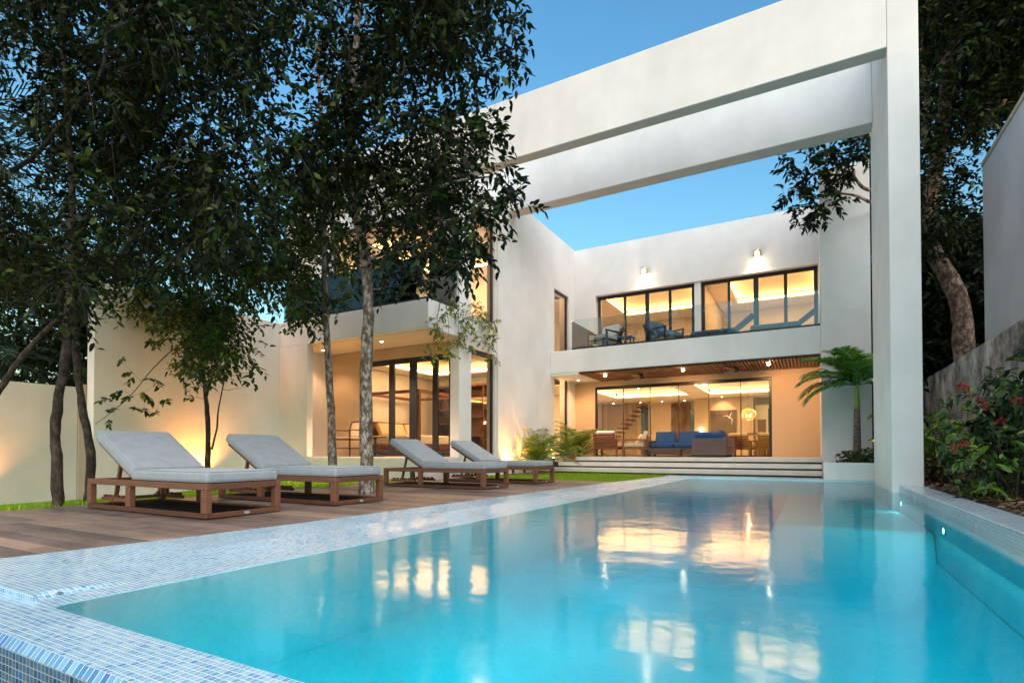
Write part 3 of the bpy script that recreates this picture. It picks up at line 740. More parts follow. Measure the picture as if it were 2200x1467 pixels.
# ================================================================ FURNITURE
def make_lounger():
    """local axes: x from head (-1) to foot (+1), y across 0..0.72, z up"""
    t = thing('sun_lounger', '', 'sun lounger', (0, 0, 0), 'sun loungers on the pool deck')
    W, H = .72, .30
    m = MB(); m.box(-1, 1, 0, .04, .245, H); m.box(-1, 1, W-.04, W, .245, H)
    m.box(-1, -.94, .041, W-.041, .245, H-.002); m.box(.94, 1, .041, W-.041, .245, H-.002)
    m.box(-1, 1, .002, .038, 0.004, .045); m.box(-1, 1, W-.038, W-.002, .004, .045)
    m.box(-.998, -.95, .039, W-.039, .004, .045); m.box(.95, .998, .039, W-.039, .004, .045)
    m.box(-.26, -.20, .041, W-.041, .24, H-.004); m.box(.35, .41, .041, W-.041, .24, H-.004)
    m.build('frame', 'teak', t, uv=False, bevel=.004, seg=1)
    for x in (-1, -.27, .925):
        for y in (0, W-.05):
            MB().box(x+.001, x+.074, y-.002, y+.052, .046, .244).build('leg', 'teak', t, uv=False, bevel=.003, seg=1)
    for i in range(2): pass
    m = MB()
    for k in range(9): m.box(-.16+.125*k, -.16+.125*k+.085, .042, W-.042, H-.022, H-.004)
    m.build('seat_slats', 'teak', t, uv=False)
    MB().box(-.93, .93, .05, W-.05, .012, .03).build('base_panel', 'panel_black', t, uv=False)
    # back rest: hinged at x=-.27, leaning 29 degrees
    a = R(29); q = Matrix.Rotation(a, 3, 'Y'); hx, hz = -.22, H+.005
    def tb(x, y, z): v = q@Vector((x, 0, z)); return (hx+v.x, y, hz+v.z)
    m = MB(); q3 = q
    for y in (.05, W-.09): m.obox(tb(-.38, y+.02, 0), (.76, .04, .035), q3)
    for k in range(6): m.obox(tb(-.07-.13*k, W/2, .004), (.08, W-.18, .018), q3)
    m.build('backrest', 'teak', t, uv=False)
    m = MB(); m.bar(tb(-.42, .12, -.02), (-.70, .12, .10), .03); m.bar(tb(-.42, W-.12, -.02), (-.70, W-.12, .10), .03)
    m.bar((-.70, .08, .10), (-.70, W-.08, .10), .03)
    for y in (.09, W-.13):
        m.box(-.92, -.40, y, y+.03, .075, .11)
        for k in range(6): m.box(-.88+.08*k, -.84+.08*k, y, y+.03, .111, .135)
    m.build('support_rack', 'teak', t, uv=False)
    MB().box(-.215, .985, .012, W-.012, H+.002, H+.105).build('seat_cushion', 'lounger_cloth', t, uv=False, bevel=.032, seg=4)
    def piping(parent, f, a, b, c, d):   # welt cord along the rounded edges of a pad
        r = .03; P = []
        for cx, cy, a0 in ((b-r, d-r, 0), (a+r, d-r, 90), (a+r, c+r, 180), (b-r, c+r, 270)):
            P += [(cx+(r-.004)*math.cos(R(a0+18*i)), cy+(r-.004)*math.sin(R(a0+18*i))) for i in range(6)]
        P.append(P[0])
        for hh in (.009, .096): MB().tube([f(x, y, hh) for x, y in P], .0042, 5, False).build('piping', 'piping_cloth', parent, uv=False, smooth=True)
    seat = [o for o in bpy.data.objects if o.parent == t and o.name.startswith('seat_cushion')][0]
    piping(seat, lambda x, y, h: (x, y, H+.002+h), -.215+.006, .985-.006, .018, W-.018)
    m = MB(); m.obox(tb(-.40, W/2, .072), (.80, W-.024, .105), q3)
    bc = m.build('back_cushion', 'lounger_cloth', t, uv=False, bevel=.032, seg=4)
    piping(bc, lambda x, y, h: tb(x, y, .0195+h), -.80+.006, -.006, .018, W-.018)
    m = MB()   # maker's oval plate on the foot rail
    ang = [2*math.pi*i/20 for i in range(20)]
    m.v = [(1.0, W*.52+.028*math.cos(b), .026+.014*math.sin(b)) for b in ang]+[(1.004, W*.52+.026*math.cos(b), .026+.012*math.sin(b)) for b in ang]
    m.f = [tuple(range(20, 40))]+[(i, (i+1) % 20, 20+(i+1) % 20, 20+i) for i in range(20)]; m.m = [0]*21
    m.build('badge', 'badge_metal', t, uv=False)
    return t
def cushion_cloth():
    m, nt, b = nodes('lounger_cloth')
    v = coords(nt); n = noise(nt, v, 9, 6, .6)
    L(nt, ramp(nt, n, [(.35, (.265, .310, .350)), (.65, (.315, .36, .40))]), b.inputs['Base Color'])
    b.inputs['Roughness'].default_value = .95; b.inputs['Sheen Weight'].default_value = .2
    w = noise(nt, coords(nt, 'Object', (1, 1, 1)), 420, 2); w2 = noise(nt, v, 5, 3)
    bump(nt, b, mathn(nt, 'ADD', mathn(nt, 'MULTIPLY', w, .15), w2), .25, .012)
cushion_cloth(); simple('piping_cloth', (.25, .275, .30), .95)
proto = make_lounger()
LS = [(-5.69, 2.86, 'sun lounger with grey cushion nearest the camera, its foot closest to the tiled coping', 0),
      (-5.62, 4.27, 'second grey sun lounger, standing between the nearest one and the two deck trees', 0),
      (-5.50, 7.20, 'third sun lounger in the row, just beyond the mottled tree trunk', -.6),
      (-5.46, 8.96, 'farthest sun lounger, half hidden at the lawn edge end of the deck', -1)]
for i, (x, y, lab, rz) in enumerate(LS):
    o = proto if i == 0 else copy_tree(proto)
    o.scale = (1.05, 1.06, 1.04); o.location = (x, y, .004); o.rotation_euler.z = R(rz); o['label'] = lab

FL = .452
def legs4(mb_parent, x0, x1, y0, y1, z0, z1, w, mat):
    for x in (x0, x1-w):
        for y in (y0, y1-w): MB().box(x, x+w, y, y+w, z0, z1).build('leg', mat, mb_parent, uv=False)
# terrace corner sofa
s = thing('corner_sofa', 'dark wicker corner sofa with deep blue cushions on the covered terrace', 'sofa', (-3, 16, FL))
MB().box(-4.15, -1.9, 15.95, 16.75, FL+.06, FL+.26).box(-4.15, -1.9, 16.62, 16.78, FL+.262, FL+.56).box(-4.27, -4.152, 15.93, 16.78, FL+.06, FL+.48).build('frame', 'wicker', s, uv=False, bevel=.01, seg=1)
MB().box(-2.78, -1.9, 15.12, 15.948, FL+.06, FL+.26).box(-2.78, -1.9, 15.0, 15.118, FL+.05, FL+.50).box(-2.02, -1.88, 15.12, 15.948, FL+.262, FL+.54).build('frame', 'wicker', s, uv=False, bevel=.01, seg=1)
for x0, x1 in ((-4.13, -3.47), (-3.45, -2.80)):
    MB().box(x0, x1, 15.93, 16.60, FL+.265, FL+.41).build('seat_cushion', 'blue_cloth', s, uv=False, bevel=.04, seg=3)
MB().box(-2.76, -2.04, 15.14, 16.58, FL+.265, FL+.41).build('seat_cushion', 'blue_cloth', s, uv=False, bevel=.04, seg=3)
for x0, x1 in ((-4.1, -3.5), (-3.42, -2.82)):
    q = Matrix.Rotation(R(-14), 3, 'X')
    m = MB(); m.obox(((x0+x1)/2, 16.50, FL+.56), (x1-x0, .15, .38), q); m.build('back_cushion', 'blue_cloth', s, uv=False, bevel=.05, seg=3)
m = MB(); m.obox((-2.38, 15.26, FL+.52), (.70, .17, .30), Matrix.Rotation(R(12), 3, 'X')); m.build('back_cushion', 'blue_cloth', s, uv=False, bevel=.06, seg=3)
m = MB(); m.obox((-2.08, 15.7, FL+.55), (.16, .62, .34), Matrix.Rotation(R(-12), 3, 'Y')); m.build('back_cushion', 'blue_cloth', s, uv=False, bevel=.06, seg=3)
legs4(s, -4.2, -1.95, 15.98, 16.7, FL+.001, FL+.06, .06, 'frame_black')
c = thing('coffee_table', 'low slatted dark wood coffee table in front of the blue sofa', 'table', (-3.6, 15.5, FL))
m = MB()
for k in range(5): m.box(-4.25, -3.05, 15.2+.1*k, 15.29+.1*k, FL+.20, FL+.235)
m.build('tabletop', 'wicker', c, uv=False); legs4(c, -4.15, -3.15, 15.22, 15.66, FL+.001, FL+.20, .05, 'teak')
def armchair(name, lab, x, y, z, rz, wmat, cmat, pillow=None, cat='armchair', s=1.0):
    t = thing(name, lab, cat, (x, y, z))
    W, D = .68*s, .70*s
    MB().box(-W/2, W/2, -D/2, D/2, .22*s, .28*s).build('seat', wmat, t, uv=False, local=True)
    m = MB()
    for k in range(5):
        zz = .34+.075*k; m.obox((0, (D/2-.02+.035*k*s), zz*s), (W-.06, .025, .055*s), Matrix.Rotation(R(-20), 3, 'X'))
    for sx in (-1, 1): m.bar((sx*(W/2-.03), D/2-.04, .24*s), (sx*(W/2-.03), D/2+.14*s, .70*s), .04)
    m.build('backrest', wmat, t, uv=False, local=True)
    for sx in (-1, 1):
        MB().box(sx*W/2-.03, sx*W/2+.03, -D/2, D/2+.05, .48*s, .52*s).build('armrest', wmat, t, uv=False, local=True)
        for yy in (-D/2+.01, D/2-.06): MB().box(sx*W/2-.024, sx*W/2+.024, yy, yy+.05, 0, .479*s).build('leg', wmat, t, uv=False, local=True)
    MB().box(-W/2+.04, W/2-.04, -D/2, D/2-.06, .285*s, .40*s).build('seat_cushion', cmat, t, uv=False, bevel=.03, seg=3, local=True)
    m = MB(); m.obox((0, D/2-.06*s, .58*s), (W-.10, .13*s, .38*s), Matrix.Rotation(R(-20), 3, 'X')); m.build('back_cushion', cmat, t, uv=False, bevel=.04, seg=3, local=True)
    if pillow:
        m = MB(); m.obox((.04, D/2-.20*s, .52*s), (.36*s, .12*s, .30*s), Matrix.Rotation(R(-30), 3, 'X')@Matrix.Rotation(R(12), 3, 'Y')); m.build('pillow', pillow, t, uv=False, bevel=.05, seg=3, local=True)
    t.rotation_euler.z = R(rz); return t
armchair('armchair', 'reddish wooden armchair with white cushion at the left end of the terrace', -5.33, 15.75, FL, 180, 'red_wood', 'white_cloth')
armchair('armchair', 'wooden armchair with cream cushions and pillow beside the blue sofa', -4.62, 16.0, FL, -75, 'red_wood', 'cream_cloth', 'cream_cloth')
# dining group behind the glass
d = thing('dining_table', 'dark dining table inside the living room under the round pendant', 'table', (-1.75, 19.3, FL))
MB().box(-2.4, -1.1, 18.6, 20.2, FL+.70, FL+.74).build('tabletop', 'walnut', d, uv=False); legs4(d, -2.3, -1.2, 18.7, 20.1, FL+.001, FL+.70, .07, 'walnut')
for i, (x, y, rz, lab) in enumerate([(-1.95, 18.35, 180, 'wooden dining chair with cream seat on the near left of the dining table'), (-1.22, 18.3, 200, 'wooden dining chair with cream seat nearest the right edge of the glass wall')]):
    armchair('dining_chair', lab, x, y, FL, rz, 'red_wood', 'cream_cloth', cat='chair', s=.95)
# pendant lamp: woven globe
p = Vector((-1.83, 20.0, 1.86))
t = thing('pendant_lamp', 'round woven globe pendant lamp glowing amber above the dining table', 'pendant lamp', p)
m = MB()
for k in range(9):
    a = math.pi*k/9
    m.tube([p+Vector((.24*math.cos(b)*math.cos(a), .24*math.cos(b)*math.sin(a), .21*math.sin(b))) for b in [2*math.pi*i/24 for i in range(25)]], .006, 5, False)
for k in range(-3, 4):
    z = .06*k; r = math.sqrt(max(.001, 1-(z/.21)**2))*.24
    m.tube([p+Vector((r*math.cos(b), r*math.sin(b), z)) for b in [2*math.pi*i/24 for i in range(25)]], .006, 5, False)
m.build('lamp_shade', 'brass', t, uv=False)
m = MB()
for dx in (-.06, .06): m.lathe(p+Vector((dx, 0, -.05)), [(.01, -.04), (.038, -.01), (.03, .03), (.012, .06)], 10)
m.build('bulb', 'bulb_glow', t, uv=False); MB().tube([p+Vector((0, 0, .21)), (p.x, p.y, 2.89)], .006, 6).build('cord', 'metal_black', t, uv=False)
lamp('pendant_light', 'POINT', p, 3, WARM, .05)
# painting on the taupe panel: dark field with a loose pale stroke
a = at(1526, 882, Y=24.29); b = at(1583, 938, Y=24.29)
t = thing('painting', 'large dark square painting with a pale loose brush stroke on the taupe wall panel', 'painting', ((a.x+b.x)/2, 24.27, b.z))
MB().box(a.x, b.x, 24.25, 24.295, b.z, a.z).build('canvas', 'art_dark', t, uv=False)
m = MB(); cx, cz, w = (a.x+b.x)/2+.18, (a.z+b.z)/2+.18, .2
m.tube([(cx-w, 24.246, cz+.1), (cx-.05, 24.246, cz+.16), (cx+.1, 24.246, cz+.05), (cx+w*.9, 24.246, cz-.02), (cx+w*.7, 24.246, cz-.22)], [.004, .012, .02, .014, .004], 5)
m.tube([(cx+.05, 24.246, cz+.02), (cx+.12, 24.246, cz+.2), (cx+.16, 24.246, cz+.3)], [.012, .010, .003], 5)
m.build('brush_stroke', 'art_mark', t, uv=False)
lamp('picture_light', 'SPOT', ((a.x+b.x)/2, 23.6, 2.85), 26, WARM, .04, aim=((a.x+b.x)/2, 24.3, 2.1), spot=80)
# little wall sconce on the taupe panel
p = at(1506, 923, Y=24.22)
t = thing('wall_sconce', 'tiny glowing wall sconce above a pale bracket left of the painting', 'wall lamp', p)
MB().lathe(p, [(.02, -.06), (.055, 0), (.02, .06)], 12).build('bulb', 'lamp_glow', t, uv=False)
MB().box(p.x-.15, p.x+.15, 24.20, 24.298, p.z-.24, p.z-.17).build('bracket', 'white_cloth', t, uv=False)
# ceiling fans
for i, (u, v, Y) in enumerate([(1378, 812, 16.0), (1582, 797, 16.0)]):
    p = at(u, v, Y=Y)
    t = thing('ceiling_fan', 'dark three-blade ceiling fan under the slats, %s of the two' % ('the left' if i == 0 else 'the right'), 'ceiling fan', p, 'terrace ceiling fans')
    MB().tube([(p.x, p.y, 2.914), (p.x, p.y, p.z+.08)], .014, 8).lathe((p.x, p.y, 2.87), [(.05, 0), (.05, .044)], 14).build('stem', 'metal_black', t, uv=False)
    MB().lathe((p.x, p.y, p.z-.03), [(.03, 0), (.075, .02), (.08, .08), (.03, .12)], 16).build('motor', 'metal_black', t, uv=False)
    for k in range(3):
        a = R((25, 12)[i]+120*k); dr = Vector((math.cos(a), math.sin(a), 0)); q = Matrix.Rotation(a, 3, 'Z')@Matrix.Rotation(R(9), 3, 'X')
        m = MB(); m.obox(p+dr*.42+Vector((0, 0, .02)), (.70, .13, .012), q); m.build('blade', 'metal_black', t, uv=False, bevel=.005, seg=1)
# terrace of the bedroom wing
x, y, z = -10.05, 9.85, .483
t = thing('terrace_chair', 'black metal armchair with tan seat on the bedroom terrace behind the thin trunks', 'chair', (x, y, z))
m = MB(); r = .014
for sx in (-.29, .29):
    m.tube([(x+sx, y-.28, z), (x+sx, y-.28, z+.62), (x+sx, y-.25, z+.65), (x+sx, y+.22, z+.65), (x+sx*.97, y+.27, z+.68), (x+sx*.95, y+.33, z+.86)], r, 8)
    m.tube([(x+sx, y+.27, z), (x+sx, y+.27, z+.66)], r, 8)
m.tube([(x-.276, y+.33, z+.86), (x-.22, y+.345, z+.885), (x+.22, y+.345, z+.885), (x+.276, y+.33, z+.86)], r, 8)
for zz, yy in ((.42, -.28), (.20, -.28), (.42, .27), (.20, .27)): m.tube([(x-.29, y+yy, z+zz), (x+.29, y+yy, z+zz)], r*.9, 8)
for sx in (-.29, .29): m.tube([(x+sx, y-.28, z+.42), (x+sx, y+.27, z+.42)], r*.9, 8)
m.build('frame', 'metal_black', t, uv=False)
MB().box(x-.27, x+.27, y-.26, y+.26, z+.435, z+.47).build('seat', 'stucco_tan', t, uv=False, bevel=.01)
m = MB(); m.obox((x, y+.31, z+.68), (.53, .02, .34), Matrix.Rotation(R(-14), 3, 'X')); m.build('backrest', 'stucco_tan', t, uv=False)
x, y = -9.12, 9.75
t = thing('side_table', 'small round black pedestal table next to the terrace chair', 'table', (x, y, z))
MB().lathe((x, y, z), [(.20, 0), (.20, .015), (.06, .05), (.035, .10), (.03, .42), (.06, .45)], 18).build('pedestal', 'metal_black', t, uv=False)
MB().lathe((x, y, z+.451), [(.27, 0), (.275, .012), (.27, .022)], 24).build('tabletop', 'metal_black', t, uv=False)
# four poster bed in the lower bedroom
t = thing('four_poster_bed', 'dark timber four-poster bed with cream pillows seen through the bedroom doors', 'bed', (-10.2, 12.6, .48))
z = .48
for x in (-11.25, -9.35):
    for y in (11.6, 13.7): MB().box(x, x+.08, y, y+.08, z, 2.30).build('post', 'bed_wood', t, uv=False)
MB().box(-11.17, -9.35, 11.605, 11.675, 2.22, 2.30).box(-11.17, -9.35, 13.705, 13.775, 2.22, 2.30).box(-11.245, -11.175, 11.68, 13.7, 2.22, 2.30).box(-9.345, -9.275, 11.68, 13.7, 2.22, 2.30).build('canopy_frame', 'bed_wood', t, uv=False)
MB().box(-11.24, -11.18, 11.685, 13.695, z+.2, z+1.0).build('headboard', 'bed_wood', t, uv=False)
MB().box(-11.16, -9.36, 11.69, 13.69, z+.16, z+.32).build('base', 'bed_wood', t, uv=False)
MB().box(-11.15, -9.37, 11.7, 13.68, z+.325, z+.58).build('mattress', 'white_cloth', t, uv=False, bevel=.05, seg=3)
for y in (12.05, 12.65, 13.25):
    m = MB(); m.obox((-10.92, y, z+.76), (.16, .52, .40), Matrix.Rotation(R(-24), 3, 'Y')); m.build('pillow', 'cream_cloth', t, uv=False, bevel=.06, seg=3)
# balcony furniture upstairs
BZ = 3.652
armchair('balcony_armchair', 'pale grey cushioned armchair at the left end of the upstairs balcony', -5.42, 15.62, BZ, -20, 'metal_black', 'grey_cloth', s=1.05)
armchair('balcony_armchair', 'blue cushioned dark armchair with striped pillow in the middle of the upstairs balcony', -3.72, 16.1, BZ, 60, 'frame_black', 'slate_cloth', 'slate_cloth', s=1.08)
t = thing('balcony_table', 'small low dark table between the two balcony armchairs', 'table', (-4.85, 15.9, BZ))
MB().box(-5.1, -4.6, 15.7, 16.1, BZ+.36, BZ+.40).build('tabletop', 'slate_cloth', t, uv=False, bevel=.01); legs4(t, -5.07, -4.63, 15.72, 16.08, BZ+.001, BZ+.36, .04, 'frame_black')
for i, (x, lab) in enumerate([(-2.15, 'left dark chaise longue on the balcony, in front of the bright cove corner'), (-.62, 'right dark chaise longue on the balcony, next to the white pilaster')]):
    t = thing('chaise_longue', lab, 'chaise longue', (x, 16, BZ), 'chaises on the balcony')
    MB().box(x-.75, x+.40, 15.65, 16.25, BZ+.22, BZ+.31).build('seat', 'slate_cloth', t, uv=False, bevel=.03, seg=3)
    m = MB(); m.obox((x+.60, 15.95, BZ+.46), (.60, .58, .05), Matrix.Rotation(R(-38), 3, 'Y')); m.build('backrest', 'slate_cloth', t, uv=False, bevel=.02)
    MB().box(x-.76, x+.45, 15.64, 15.69, BZ+.16, BZ+.218).box(x-.76, x+.45, 16.21, 16.26, BZ+.16, BZ+.218).build('frame', 'frame_black', t, uv=False)
    legs4(t, x-.73, x+.42, 15.66, 16.24, BZ+.001, BZ+.16, .05, 'frame_black')
# ================================================================ VEGETATION
def nrm(a): return a/np.maximum(np.linalg.norm(a, axis=-1, keepdims=True), 1e-9)
def leaf_object(name, p, d, n, Ln, W, mat, parent, twigs=None, sag=.12):
    p, d, n = np.asarray(p, float), nrm(np.asarray(d, float)), np.asarray(n, float)
    s = nrm(np.cross(d, n)); n = np.cross(s, d); Ln = Ln[:, None]; W = W[:, None]
    dn = np.array([0, 0, -1.0])
    v = np.stack([p, p+d*Ln*.30+s*W*.48+n*W*.16, p+d*Ln*.68+s*W*.40+n*W*.10+dn*Ln*sag*.4, p+d*Ln+dn*Ln*sag,
                  p+d*Ln*.68-s*W*.40+n*W*.10+dn*Ln*sag*.4, p+d*Ln*.30-s*W*.48+n*W*.16], 1)
    k = len(p); V = v.reshape(-1, 3); b = np.arange(k)[:, None]*6
    F = np.concatenate([b+np.array([0, 1, 2, 3]), b+np.array([0, 3, 4, 5])], 0)
    mi = np.zeros(len(F), int)
    if twigs is not None:
        a0, a1, a2 = twigs; m = len(a0); off = len(V); rings = []
        for q, r in ((a0, .0045), (a1, .003), (a2, .0012)):
            for j in range(3):
                c = 2.094*j; rings.append(q+np.array([math.cos(c)*r, math.sin(c)*r, 0]))
        T = np.stack(rings, 1).reshape(-1, 3); bb = off+np.arange(m)[:, None]*9
        TF = np.concatenate([bb+np.array([i*3+j, i*3+(j+1) % 3, i*3+3+(j+1) % 3, i*3+3+j]) for i in range(2) for j in range(3)], 0)
        V = np.concatenate([V, T]); F = np.concatenate([F, TF]); mi = np.concatenate([mi, np.ones(len(TF), int)])
    if parent is not None: V = V-np.array(wloc(parent))
    me = bpy.data.meshes.new(name); nf = len(F)
    me.vertices.add(len(V)); me.vertices.foreach_set('co', V.astype(np.float32).ravel())
    me.loops.add(nf*4); me.loops.foreach_set('vertex_index', F.astype(np.int32).ravel())
    me.polygons.add(nf); me.polygons.foreach_set('loop_start', np.arange(0, nf*4, 4, dtype=np.int32))
    me.materials.append(MATS[mat])
    if twigs is not None: me.materials.append(MATS['twig'])
    me.polygons.foreach_set('material_index', mi.astype(np.int32)); me.update(calc_edges=True); me.validate()
    o = bpy.data.objects.new(name, me); COL.objects.link(o); o.parent = parent
    return o
def clump_leaves(cl, per, Lm, ratio=.42, droop=.3, nt=9, spread=1.0):
    """twigs set in every clump (centre, radius), leaves alternate along each twig"""
    C, Rr = [], []
    for c, r in cl:
        k = max(1, int(per*(r/.38)**2/nt+.5))
        C += [tuple(c)]*k; Rr += [r]*k
    C = np.array(C); Rr = np.array(Rr)[:, None]; T = len(C)
    st = C+rng.normal(size=(T, 3))*Rr*.42*spread
    dr = nrm(nrm(st-C+1e-6)*.7+rng.normal(size=(T, 3))*.7+np.array([0, 0, -.12]))
    ln = Rr*rng.uniform(.7, 1.35, (T, 1))
    t = (np.arange(nt)+1)/nt
    pos = st[:, None]+dr[:, None]*ln[:, None]*t[None, :, None]+np.array([0, 0, -.30])*(ln[:, None]*(t**2)[None, :, None])
    perp = nrm(np.cross(dr, np.array([0, 0, 1.0])+rng.normal(size=(T, 3))*.3))
    sg = np.where(np.arange(nt) % 2, 1, -1)[None, :, None]
    ld = nrm(dr[:, None]*.55+perp[:, None]*sg*.8+np.array([0, 0, -droop])+rng.normal(size=(T, nt, 3))*.28)
    nn = nrm(np.array([0, 0, 1.0])+rng.normal(size=(T, nt, 3))*.45)
    L1 = Lm*rng.uniform(.65, 1.25, T*nt)
    end = st+dr*ln+np.array([0, 0, -.30])*ln
    mid = st+dr*ln*.5+np.array([0, 0, -.075])*ln
    return pos.reshape(-1, 3), ld.reshape(-1, 3), nn.reshape(-1, 3), L1, L1*ratio, (st, mid, end)
def inpoly(u, v, poly):
    c = False
    for i in range(len(poly)):
        (x0, y0), (x1, y1) = poly[i], poly[i-1]
        if (y0 > v) != (y1 > v) and u < (x1-x0)*(v-y0)/(y1-y0)+x0: c = not c
    return c
def region(poly, n, Y0, Y1, r, holes=()):
    us = [p[0] for p in poly]; vs = [p[1] for p in poly]; out = []; k = 0
    while len(out) < n and k < n*60:
        k += 1; u = random.uniform(min(us), max(us)); v = random.uniform(min(vs), max(vs))
        if not inpoly(u, v, poly): continue
        if any(((u-a)/c)**2+((v-b)/d)**2 < 1.9 for a, b, c, d in holes): continue
        out.append((at(u, v, Y=random.uniform(Y0, Y1)), r*random.uniform(.75, 1.25)))
    return out
def skel(pts, Y, jit=0):
    return [at(u, v, Y=(Y if not isinstance(Y, (list, tuple)) else Y[i])) for i, (u, v) in enumerate(pts)]
def smooth_path(P, k=3):
    out = []
    for i in range(len(P)-1):
        p0 = P[max(i-1, 0)]; p1 = P[i]; p2 = P[i+1]; p3 = P[min(i+2, len(P)-1)]
        for j in range(k):
            t = j/k
            out.append(.5*((2*p1)+(p2-p0)*t+(2*p0-5*p1+4*p2-p3)*t*t+(3*p1-p0-3*p2+p3)*t**3))
    return out+[P[-1]]
def tree(name, label, trunks, cl, per, Lm, leaf, barkm, group=None, limbs=True, ratio=.48, lr=.014, cat='tree', droop=.3):
    base = trunks[0][0][0]
    t = thing(name, label, cat, base, group)
    m = MB(); pts = []
    for P, rad in trunks:
        Q = smooth_path([Vector(p) for p in P], 4); n = len(Q)
        rr = [rad[0]+(rad[1]-rad[0])*(i/(n-1))**.8 for i in range(n)]
        rr = [r*(1+.05*math.sin(i*.9+base.x)+.04*random.uniform(-1, 1)) for i, r in enumerate(rr)]
        Q = [q+Vector((random.uniform(-1, 1), random.uniform(-1, 1), 0))*min(r, .08)*.12 for q, r in zip(Q, rr)]
        if P is trunks[0][0]: Q = [Q[0]-Vector((0, 0, .35))]+Q; rr = [rr[0]*1.12]+rr
        m.tube(Q, rr, 12); pts += list(zip(Q, rr))
    if limbs and cl:
        A0 = np.array([tuple(q) for q, _ in pts])
        order = sorted(cl, key=lambda k: float(np.min(np.linalg.norm(A0-np.array(k[0]), axis=1))))
        for c, r in order:   # every clump hangs on the nearest twig already grown, so the boughs fork outwards
            c = Vector(c); A = np.array([tuple(q) for q, _ in pts]); dz = c.z-A[:, 2]
            cost = np.linalg.norm(A-np.array(c), axis=1)+np.where(dz < -.1, .5, 0)+np.arange(len(A))*0
            i = int(np.argmin(cost)); q, r0 = pts[i]; v = c-q
            if v.length < .12: continue
            pts.append((c, max(.004, min(r0*.6, lr*.8))))
            md = q+v*.5+Vector((random.uniform(-.1, .1), random.uniform(-.1, .1), -.06*v.length))
            r1 = min(r0*.5, lr*(.7+.35*v.length))
            m.tube([q, q+v*.25+Vector((0, 0, -.05*v.length)), md, c], [r1, r1*.8, r1*.6, r1*.35], 6, False)
    m.build('trunk', barkm, t, uv=False, smooth=True)
    if cl:
        p, d, n, L1, W, tw = clump_leaves(cl, per, Lm, ratio, droop)
        leaf_object('crown', p, d, n, L1, W, leaf, t, tw)
    return t

# --- the trees standing on and beside the deck
HOLES = [(620, 130, 34, 60), (660, 175, 30, 40), (700, 190, 28, 40), (740, 120, 22, 60), (865, 235, 50, 26), (850, 285, 30, 24), (600, 190, 22, 40), (905, 205, 18, 22),
         (640, 60, 20, 30), (800, 25, 30, 22), (560, 350, 40, 28), (615, 320, 24, 24), (1075, 20, 26, 60), (925, 330, 20, 20)]
crownA = [(590, -160), (1070, -160), (1040, 20), (1050, 110), (1010, 190), (1000, 262), (1005, 330), (1065, 415), (1030, 450), (1000, 520), (950, 555), (900, 580), (850, 595), (800, 580), (740, 480), (640, 420), (600, 300)]
clA = region(crownA, 158, 4.7, 7.3, .36, HOLES)
clA += [(at(u, v, Y=random.uniform(5.0, 6.6)), .20) for u, v in [(1095, 35), (1098, 125), (1060, 235), (1055, 300), (1105, 415), (1075, 440), (1045, 505), (1035, 535), (990, 560), (980, 535), (945, 600), (890, 610), (965, 580), (830, 615), (1115, 432), (1085, 70), (1092, 155), (1070, 360), (1050, 20)]]
tA = skel([(787, 1061), (788, 1000), (786, 900), (787, 800), (791, 700), (790, 620), (783, 540), (768, 480), (757, 400), (752, 300), (757, 200), (765, 100), (770, 0), (776, -120)], 5.78)
tr2 = skel([(755, 300), (780, 235), (815, 222), (840, 195), (870, 140), (900, 60), (930, -40)], [5.78, 5.7, 5.7, 5.65, 5.6, 5.5, 5.4])
tr3 = skel([(772, 490), (830, 450), (900, 420), (980, 390), (1050, 380)], [5.78, 5.6, 5.4, 5.3, 5.2])
tr4 = skel([(786, 560), (840, 540), (910, 520), (980, 500)], [5.78, 5.9, 6.1, 6.3])
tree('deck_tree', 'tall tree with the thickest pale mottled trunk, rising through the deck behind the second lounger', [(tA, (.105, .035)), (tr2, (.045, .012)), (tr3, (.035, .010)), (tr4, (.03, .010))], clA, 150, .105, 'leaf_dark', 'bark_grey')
crownB = [(585, 300), (700, 330), (760, 480), (770, 590), (735, 640), (690, 650), (640, 645), (610, 600), (560, 560), (545, 450)]
clB = region(crownB, 46, 6.0, 7.6, .34, [(590, 360, 40, 20)])+[(at(u, v, Y=6.7), .2) for u, v in [(655, 660), (700, 650), (740, 640), (640, 690), (668, 685)]]
tB = skel([(717, 1045), (715, 980), (712, 900), (706, 800), (701, 700), (697, 600), (697, 500), (695, 400), (690, 250), (680, 100)], 6.66)
tBl = skel([(703, 725), (685, 700), (660, 680)], 6.66)
tree('deck_tree', 'slimmer speckled trunk at the back edge of the deck, left of the thick mottled tree', [(tB, (.078, .03)), (tBl, (.012, .006))], clB, 150, .115, 'leaf_mid', 'bark_grey')
# dark trees at the left
HL = [(45, 225, 50, 95), (165, 55, 40, 50), (195, 85, 30, 30), (215, 70, 16, 22), (110, 20, 30, 16), (480, 310, 26, 24), (110, 375, 28, 22), (250, 385, 30, 22), (215, 395, 22, 16), (520, 350, 30, 22), (20, 340, 16, 14), (60, 365, 14, 14), (420, 250, 18, 16), (390, 235, 14, 14), (560, 540, 26, 22)]
crown1 = [(-60, -160), (330, -160), (330, 100), (300, 300), (260, 480), (190, 600), (90, 640), (-60, 640)]
cl1 = region(crown1, 142, 2.3, 4.2, .34, HL)
t1 = skel([(125, 1086), (122, 1000), (119, 920), (127, 850), (139, 780), (146, 700), (150, 600), (155, 500), (152, 350), (142, 200), (130, 50), (125, -60)], 2.86)
t1b = skel([(0, 385), (40, 358), (80, 330), (150, 245), (205, 185), (225, 130), (228, 60)], 2.7)
tree('slim_tree', 'dark straight slim tree at the far left, nearest the deck edge', [(t1, (.058, .022)), (t1b, (.03, .016))], cl1, 175, .085, 'leaf_dark', 'bark_dark')
